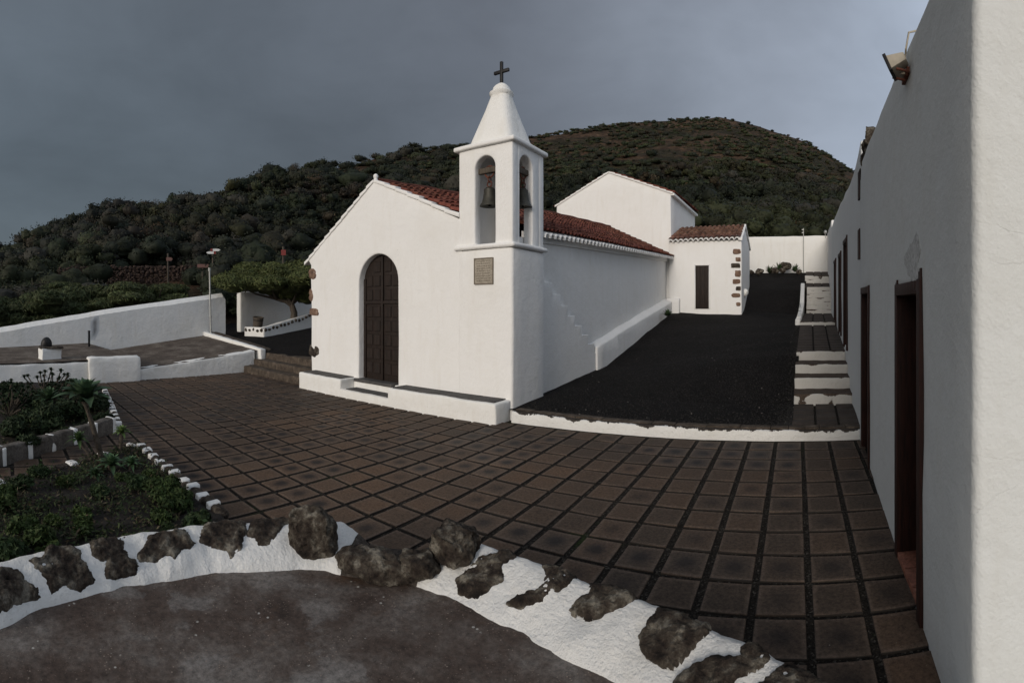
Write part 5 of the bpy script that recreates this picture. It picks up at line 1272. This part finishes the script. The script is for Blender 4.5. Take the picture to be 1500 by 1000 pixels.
bm = bmesh.new(); bm_tube(bm, [b0_+Vector((0, 0, -.1)), b0_.lerp(top_, .35)+Vector((.02, 0, -.03)), b0_.lerp(top_, .7)+Vector((-.01, 0, 0)), top_], [.05, .038, .034, .045], 12); finish(bm, 'trunk', M['bark_agave'], t, cell=.04, amp=.006, freq=12)
S = Soup(); rosette(S, top_, .50, 34, AG, g, .092, .12); link(S.mesh('rosette', True), 'rosette', M['agave'], t)
for i, (px, py, gx, gy, rd, cl, lab) in enumerate(((178, 634, 176, 662, .17, (.10, .15, .045), 'small yellow green agave rosette on a short stem by the planter corner'),
        (115, 645, 140, 676, .20, (.05, .085, .03), 'small dark agave rosette leaning left below the big agave'),
        (163, 682, 163, 690, .24, (.06, .105, .05), 'low green agave rosette at the foot of the big trunk'),
        (192, 680, 190, 690, .17, (.055, .10, .045), 'low green agave rosette near the edging stones'),
        (140, 696, 140, 702, .15, (.045, .08, .035), 'dark stemless agave rosette in the middle of the near planter'))):
    bb = on_plaza(gx, gy, .06); tp = at(px, py, d=bb.xy.length)
    t = root('agave', lab, 'plant', tuple(bb), 'small agaves in the near planter'); bm = bmesh.new(); bm_tube(bm, [bb+Vector((0, 0, -.08)), bb.lerp(tp, .5)+Vector((.01, 0, 0)), tp], [.03, .025, .028], 8); finish(bm, 'trunk', M['bark_agave'], t)
    S = Soup(); rosette(S, tp, rd, 30, cl, g, rd*.15); link(S.mesh('rosette', True), 'rosette', M['agave'], t)
for i, (px, py, d_, lab) in enumerate(((72, 586, 9.9, 'second agave rosette behind the big one in the left planter'), (120, 575, 10.6, 'agave rosette in the left planter nearest the paving'))):
    q = at(px, py, d=d_); t = root('agave', lab, 'plant', (q.x, q.y, -2.05), 'agaves in the left planter'); S = Soup(); rosette(S, q, .42, 34, (.045, .075, .036), g, .05); link(S.mesh('rosette', True), 'rosette', M['agave'], t)
    tube('trunk', M['bark_agave'], [(q.x, q.y, -2.15), (q.x, q.y, q.z)], [.05, .045], t)
# low mat of seedlings, dead leaves and twigs over the soil
S = Soup(); cnt = 0
while cnt < 3300:
    PL = PL_R if nr.uniform() < .6 else PL_L; x, y = nr.uniform(-12.5, -2.6), nr.uniform(-1.6, 2.4)
    if not in_poly(x, y, PL): continue
    if noise.noise((x*1.7, y*1.7, 2)) < -.12: continue
    z = pz(x, y)+.075; r_ = nr.uniform(.02, .07); n_ = 9; cnt += 1
    P_ = np.stack([x+nr.normal(size=n_)*r_, y+nr.normal(size=n_)*r_, z+np.abs(nr.normal(size=n_))*r_*1.1], 1)
    cc = np.array([(.022, .036, .011), (.034, .045, .014), (.050, .036, .020), (.10, .082, .05)][int(nr.choice(4, p=[.5, .28, .16, .06]))])
    leaves(S, P_, np.tile([0, 0, 1.], (n_, 1)), .015, np.tile(cc*nr.uniform(.6, 1.3), (n_, 1)), nr, 1.5, .7)
top(link(S.mesh('ground_cover'), 'ground_cover', M['leaf']), 'low seedlings and dead leaves scattered over the planter soil', 'ground cover', kind='stuff')
# branching tree houseleeks
def houseleek(label, px, py, spread, n_, d_, seed):
    g = random.Random(seed); q = at(px, py, d=d_); base = Vector((q.x, q.y, pz(q.x, q.y)+.05)); t = root('tree_houseleek', label, 'plant', tuple(base), 'branching succulents in the left planter')
    bm = bmesh.new(); S = Soup()
    for k in range(n_):
        az_ = YAW+(px-750)/F; tx, ty = math.cos(az_), -math.sin(az_); u = g.uniform(-1, 1)*spread; dp = g.uniform(-.4, .4)
        e = Vector((q.x+tx*u+math.sin(az_)*dp, q.y+ty*u+math.cos(az_)*dp, q.z+g.uniform(-.32, .16)-.18*abs(u)/spread))
        m_ = base.lerp(e, .55)+Vector((g.uniform(-.06, .06), g.uniform(-.06, .06), .02))
        bm_tube(bm, [base+Vector((u*.1, 0, 0)), m_, e], [.022, .015, .012], 6); rosette(S, e, g.uniform(.08, .12), 16, (.022, .036, .017), g, .024)
        rosette(S, m_.lerp(e, .45)+Vector((.06, 0, 0)), .07, 10, (.02, .032, .015), g, .02)
    finish(bm, 'stem', M['bark_agave'], t); link(S.mesh('foliage', True), 'foliage', M['agave'], t)
houseleek('tall branching houseleek with dark rosettes in front of the white terrace front', 68, 548, .55, 26, 10.6, 1)
houseleek('branching houseleek with dark rosettes at the left edge', 14, 566, .5, 20, 9.8, 2)
houseleek('shorter houseleek just left of the big agave', 100, 566, .3, 10, 10.0, 3)
# leafy succulents and shrubs filling the beds
LOW = [(205, 716, .20), (238, 738, .30), (262, 752, .26), (284, 772, .20), (236, 765, .17), (222, 700, .12), (150, 728, .15), (122, 780, .19), (122, 760, .14), (32, 720, .22), (8, 748, .27), (42, 800, .26), (15, 822, .28), (70, 832, .2),
       (20, 868, .22), (62, 700, .2), (95, 712, .13), (180, 706, .13), (250, 790, .13), (80, 770, .12)]
words = ['nearest the paving edge', 'widest of the cluster', 'beside the black and white stones', 'at the tip of the planter', 'below the widest clump', 'under the low agaves', 'in the middle of the bed', 'round one against the dark soil', 'small one above the round one', 'by the sunken edging', 'at the left picture edge', 'large one near the rock wall',
         'lowest large one at left', 'against the rock wall', 'half hidden by the rock wall', 'beside the narrow path', 'tiny one near the narrow path', 'behind the low agaves', 'near the top of the rock wall', 'pale one alone on the soil']
for i, (px, py, rd) in enumerate(LOW):
    p = on_plaza(px, py, .06); g2 = np.array((.034, .054, .014) if i % 3 else (.026, .044, .015))*(1+.25*(hsh(i)-.5)); S = Soup(); rd *= .85
    for k in range(7):
        a_ = rng.uniform(0, 6.28); rr_ = rng.uniform(0, .7)*rd; bush(S, (p.x+math.cos(a_)*rr_, p.y+math.sin(a_)*rr_, p.z+rd*rng.uniform(.2, .6)), (rd*.42, rd*.42, rd*.4), g2, 5000+i*20+k, 170, .022, inner=.6, aspect=1.35, spread=.9)
    top(link(S.mesh('leafy_succulent'), 'leafy_succulent', M['leaf'], origin=tuple(p)), 'bushy green succulent in the near planter, '+words[i], 'plant', 'leafy succulents in the near planter')
LOWL = [(20, 640, .35), (60, 625, .42), (100, 612, .42), (135, 600, .34), (25, 600, .42), (70, 590, .45), (45, 655, .2), (110, 580, .4), (5, 580, .4), (150, 620, .2), (150, 592, .18), (95, 640, .16)]
wl_ = ['front left', 'front centre', 'in front of the big agave', 'nearest the paving', 'left of centre', 'in the centre', 'small one on the planter wall', 'below the houseleeks', 'at the picture edge', 'behind the planter corner', 'beside the far edging', 'small one above the striped wall']
for i, (px, py, rd) in enumerate(LOWL):
    p = on_plaza(px, py, .1); S = Soup(); g2 = np.array((.020, .032, .012))*(1+.5*(hsh(i, 4)-.4))
    for k in range(8):
        a_ = rng.uniform(0, 6.28); rr_ = rng.uniform(0, .8)*rd; bush(S, (p.x+math.cos(a_)*rr_, p.y+math.sin(a_)*rr_, p.z+rd*rng.uniform(.1, .6)), (rd*.42, rd*.42, rd*.38), g2, 7000+i*20+k, 220, .03, inner=.65, aspect=1.35, spread=.9)
    top(link(S.mesh('dark_shrub'), 'dark_shrub', M['leaf'], origin=tuple(p)), 'low dark green shrub in the left planter, '+wl_[i], 'shrub', 'dark shrubs in the left planter')

# ------------------------------------------------------------------ round terrace in the foreground with its rock wall
INN = [(-2.1, -1.6), (-2.6, -.75), (-2.93, -.02), (-3.12, .24), (-3.24, .73), (-3.27, 1.13), (-3.2, 1.54), (-2.97, 2.02), (-2.69, 2.25), (-2.39, 2.44), (-2.19, 2.49), (-1.89, 2.49), (-1.63, 2.46), (-1.32, 2.42), (-.91, 2.36), (-.5, 2.2), (-.05, 1.92), (.4, 1.5), (.74, 1.0)]
def catmull(P, m):
    out = []
    for i in range(len(P)-1):
        p0, p1, p2, p3 = [Vector((*P[max(0, min(len(P)-1, k))], 0)) for k in (i-1, i, i+1, i+2)]
        for s_ in range(m):
            t_ = s_/m; out.append(.5*((2*p1)+(p2-p0)*t_+(2*p0-5*p1+4*p2-p3)*t_*t_+(3*p1-p0-3*p2+p3)*t_**3))
    out.append(Vector((*P[-1], 0))); return out
C_ = catmull(INN, 22); FZ = -1.87
bm = bmesh.new(); ctrv = Vector((-1.2, 0, 0)); ring = [bm.verts.new((p.x, p.y, FZ)) for p in C_]
ring += [bm.verts.new(q) for q in ((.8, .2, FZ), (.8, -2.5, FZ), (-1.0, -2.8, FZ))]
# push the floor edge under the wall
for v, p in zip(ring, C_): d = (p-ctrv).normalized(); v.co.x += d.x*.1; v.co.y += d.y*.1
f = bm.faces.new(ring); bmesh.ops.triangulate(bm, faces=[f])
top(finish(bm, 'terrace_floor', M['terrace'], cell=.12, amp=.006, freq=2, smooth=180), kind='structure')
tw_ = root('terrace_wall', 'low whitewashed wall of big dark volcanic rocks around the foreground terrace', 'wall', (-2.4, 2.6, -2.0))
prof = [(-.03, -1.93, .75), (-.012, -1.878, .80), (.015, -1.85, 1.0), (.05, -1.82, 1.15), (.10, -1.79, 1.2), (.15, -1.765, 1.2), (.21, -1.74, 1.2), (.27, -1.715, 1.2), (.33, -1.695, 1.2), (.38, -1.685, 1.2), (.42, -1.70, 1.15), (.445, -1.78, 1.1), (.46, -1.95, 1.0), (.47, -2.2, .9)]
bm = bmesh.new(); G = []; PT = []
cl = [0.]
for a_, b_ in zip(C_, C_[1:]): cl.append(cl[-1]+(b_-a_).length)
for i, p in enumerate(C_):
    d = (C_[min(i+1, len(C_)-1)]-C_[max(i-1, 0)]).normalized(); nv = Vector((-d.y, d.x, 0))
    if nv.dot(p-ctrv) < 0: nv = -nv
    az_ = math.atan2(p.x, p.y); px_ = 750+F*(az_-YAW)
    low = max(0, 1-abs(px_-555)/75) if abs(px_-555) < 75 else 0
    ws = interp(px_, [(0, .75), (200, .85), (440, 1.0), (700, 1.05), (1000, .95), (1260, .85)])
    line = []
    for k, (o_, z_, pt_) in enumerate(prof):
        q = p+nv*(o_*ws); zz = lerp(z_, min(z_, -1.86-.02*(k > 5)), min(1, low*1.6)) if k < 12 else z_
        w_ = noise.noise((q.x*3, q.y*3, 0))*.035+noise.noise((q.x*9, q.y*9, 5))*.014+noise.noise((q.x*24, q.y*24, zz*24))*.007
        line.append(bm.verts.new((q.x+w_*.6, q.y-w_*.4, zz+w_*(1 if 1 < k < 12 else .2)))); PT.append(pt_ if low < .25 else .1)
    G.append(line)
for a_, b_ in zip(G, G[1:]):
    for k in range(len(prof)-1): bm.faces.new((a_[k], b_[k], b_[k+1], a_[k+1]))
bm.verts.index_update(); me = bpy.data.meshes.new('whitewashed_mortar'); bm.to_mesh(me); bm.free(); me.shade_smooth()
at_ = me.attributes.new('paint', 'FLOAT', 'POINT')
for i, v in enumerate(PT): at_.data[i].value = v
link(me, 'whitewashed_mortar', M['paint_basalt'], tw_)
# rocks: photo-surveyed centre, half sizes along / across the wall, height, turn
def OL(ox, oy, *q): return [(ox+q[k]/3, oy+q[k+1]/3) for k in range(0, len(q), 2)]
STONES = [OL(0, 720, -60, 350, 0, 335, 50, 335, 110, 385, 165, 440, 178, 465, 120, 475, 60, 490, 30, 520, 0, 535, -60, 570),
 OL(0, 720, 135, 305, 170, 290, 215, 260, 240, 235, 300, 235, 345, 260, 360, 300, 385, 345, 390, 372, 412, 390, 350, 430, 290, 425, 235, 450, 215, 430, 185, 360, 150, 330),
 OL(0, 720, 400, 225, 440, 212, 510, 197, 540, 207, 535, 260, 560, 295, 598, 315, 598, 355, 540, 360, 500, 370, 470, 385, 465, 350, 470, 315, 440, 290, 405, 275),
 OL(0, 720, 655, 200, 700, 190, 760, 178, 815, 172, 830, 205, 848, 235, 830, 260, 800, 280, 765, 305, 720, 300, 650, 300, 625, 295, 618, 262, 650, 235),
 OL(0, 720, 905, 140, 940, 130, 980, 122, 1000, 112, 1050, 112, 1078, 135, 1075, 165, 1055, 190, 1062, 230, 1060, 265, 1020, 288, 1000, 250, 960, 235, 915, 215, 880, 212, 885, 180),
 OL(0, 720, 1120, 108, 1170, 103, 1230, 96, 1280, 90, 1275, 125, 1245, 150, 1222, 190, 1215, 225, 1205, 250, 1160, 262, 1130, 255, 1120, 215, 1100, 185, 1110, 150),
 OL(400, 720, 890, 310, 920, 295, 960, 280, 1000, 260, 1050, 255, 1060, 285, 1040, 320, 1015, 345, 1000, 380, 960, 410, 930, 430, 890, 445, 850, 450, 825, 430, 810, 385, 850, 355, 880, 340),
 OL(400, 720, 1180, 335, 1210, 312, 1260, 315, 1300, 320, 1360, 335, 1372, 360, 1340, 385, 1280, 420, 1210, 445, 1180, 480, 1100, 500, 1045, 498, 1033, 485, 1080, 460, 1140, 435, 1190, 405, 1195, 380),
 OL(780, 760, 280, 245, 320, 235, 360, 248, 430, 255, 480, 278, 515, 312, 460, 345, 420, 375, 380, 390, 330, 400, 290, 425, 240, 422, 205, 400, 170, 398, 185, 370, 215, 345, 250, 330, 255, 290),
 OL(780, 760, 580, 362, 640, 366, 700, 382, 750, 402, 806, 450, 770, 490, 720, 530, 680, 570, 640, 610, 600, 642, 555, 635, 510, 600, 480, 560, 475, 520, 490, 480, 520, 440, 550, 395),
 OL(780, 760, 1010, 495, 1060, 502, 1125, 538, 1090, 570, 1060, 595, 1010, 640, 950, 665, 920, 690, 880, 720, 820, 780, 600, 780, 640, 695, 680, 660, 740, 625, 800, 608, 870, 612, 920, 605, 930, 570, 960, 545),
 OL(780, 760, 1240, 590, 1300, 618, 1345, 655, 1360, 700, 1330, 740, 1280, 800, 950, 800, 995, 720, 1040, 690, 1100, 645, 1170, 620)]
def pix(p): return 750+F*(math.atan2(p.x, p.y)-YAW), CY-F*p.z/math.hypot(p.x, p.y)
def sdist(x, y, P):
    d = 1e9
    for i in range(len(P)):
        (ax, ay), (bx, by) = P[i-1], P[i]; ux, uy = bx-ax, by-ay; t_ = max(0, min(1, ((x-ax)*ux+(y-ay)*uy)/(ux*ux+uy*uy+1e-9))); d = min(d, math.hypot(x-ax-ux*t_, y-ay-uy*t_))
    return d if in_poly(x, y, P) else -d
CF = []                                                   # finely resampled wall line with the same sections
for i in range(len(C_)-1):
    for q in range(2): CF.append((C_[i].lerp(C_[i+1], q/2), i))
def section(p, i):
    d = (C_[min(i+1, len(C_)-1)]-C_[max(i-1, 0)]).normalized(); nv = Vector((-d.y, d.x, 0))
    if nv.dot(p-ctrv) < 0: nv = -nv
    ws = interp(750+F*(math.atan2(p.x, p.y)-YAW), [(0, .75), (200, .85), (440, 1.0), (700, 1.05), (1000, .95), (1260, .85)])
    return nv, ws
pv = [(o, z) for o, z, _ in prof]; FV = []
for (a, b) in zip(pv, pv[1:]):
    m_ = max(1, int(math.hypot(b[0]-a[0], b[1]-a[1])/.008))
    for q in range(m_): FV.append((lerp(a[0], b[0], q/m_), lerp(a[1], b[1], q/m_)))
GRID = []
for p, i in CF:
    nv, ws = section(p, i); GRID.append([Vector((p.x+nv.x*o*ws, p.y+nv.y*o*ws, z)) for o, z in FV])
for si, P in enumerate(STONES):
    x0, x1 = min(a for a, b in P)-6, max(a for a, b in P)+6; bm = bmesh.new(); vs = {}
    cols_ = [i for i, (p, _) in enumerate(CF) if x0-80 < 750+F*(math.atan2(p.x, p.y)-YAW) < x1+80]
    info = {}
    for i in cols_:
        for j in range(1, len(FV)):
            q = GRID[i][j]; X_, Y_ = pix(q); X_ += 5.0*noise.noise((X_*.09, Y_*.09, si))+2.5*noise.noise((X_*.3, Y_*.3, si)); Y_ += 4.0*noise.noise((X_*.09+40, Y_*.09, si))
            if x0-8 < X_ < x1+8:
                sd_ = sdist(X_, Y_, P)+3.5
                if sd_ > -4: info[(i, j)] = sd_
    for (i, j), sd_ in info.items():
        q = GRID[i][j]; i2, j2 = min(i+1, len(GRID)-1), min(j+1, len(FV)-1)
        nrm = (GRID[i2][j]-GRID[max(i-1, 0)][j]).cross(GRID[i][j2]-GRID[i][j-1]); nrm.normalize()
        if nrm.z < 0 and FV[j][1] > -1.8: nrm = -nrm
        if nrm.dot(q-Vector((q.x*.85, q.y*.85, -2.6))) < 0: nrm = -nrm
        e_ = max(0., min(1., (sd_+1.5)/9)); e_ = e_**.5
        cell_ = noise.cell(Vector((q.x*14+si, q.y*14, q.z*14)))
        h_ = -.022+.044*e_+e_*(noise.noise(q*8+Vector((si, 0, 0)))*.018+noise.noise(q*21)*.012+noise.noise(q*50)*.008-max(0, noise.noise(q*34+Vector((0, si, 0)))-.2)*.03)
        vs[(i, j)] = bm.verts.new(q+nrm*h_)
    for (i, j) in info:
        c4_ = [(i, j), (i+1, j), (i+1, j+1), (i, j+1)]
        if all(c in vs for c in c4_): bm.faces.new([vs[c] for c in c4_])
    bmesh.ops.delete(bm, geom=[v for v in bm.verts if not v.link_faces], context='VERTS')
    me = bpy.data.meshes.new('rock'); bm.to_mesh(me); bm.free(); me.shade_smooth(); link(me, 'rock', M['lava'], tw_)
for (p, rad, sd, rot_, lab) in ((at(458, 786, d=3.72), (.215, .115, .245), 611, .75, 'tall upright rock, biggest of the wall'), (at(548, 826, d=3.50), (.33, .17, .11), 602, .55, 'long low rock in the gap of the wall'),
        (at(612, 826, d=3.42), (.17, .13, .10), 605, .2, 'small rock at the right end of the gap'), (at(666, 796, d=3.5), (.19, .17, .15), 603, .5, 'lichen-spotted pointed rock right of the gap')):
    rk = lava('rock', M['lava'], tuple(p), rad, tw_, seed=sd, rot=rot_, npts=18); rk['label'] = lab

# lift everything from eye-relative to ground-relative heights
for o in ROOTS: o.location.z += EYE
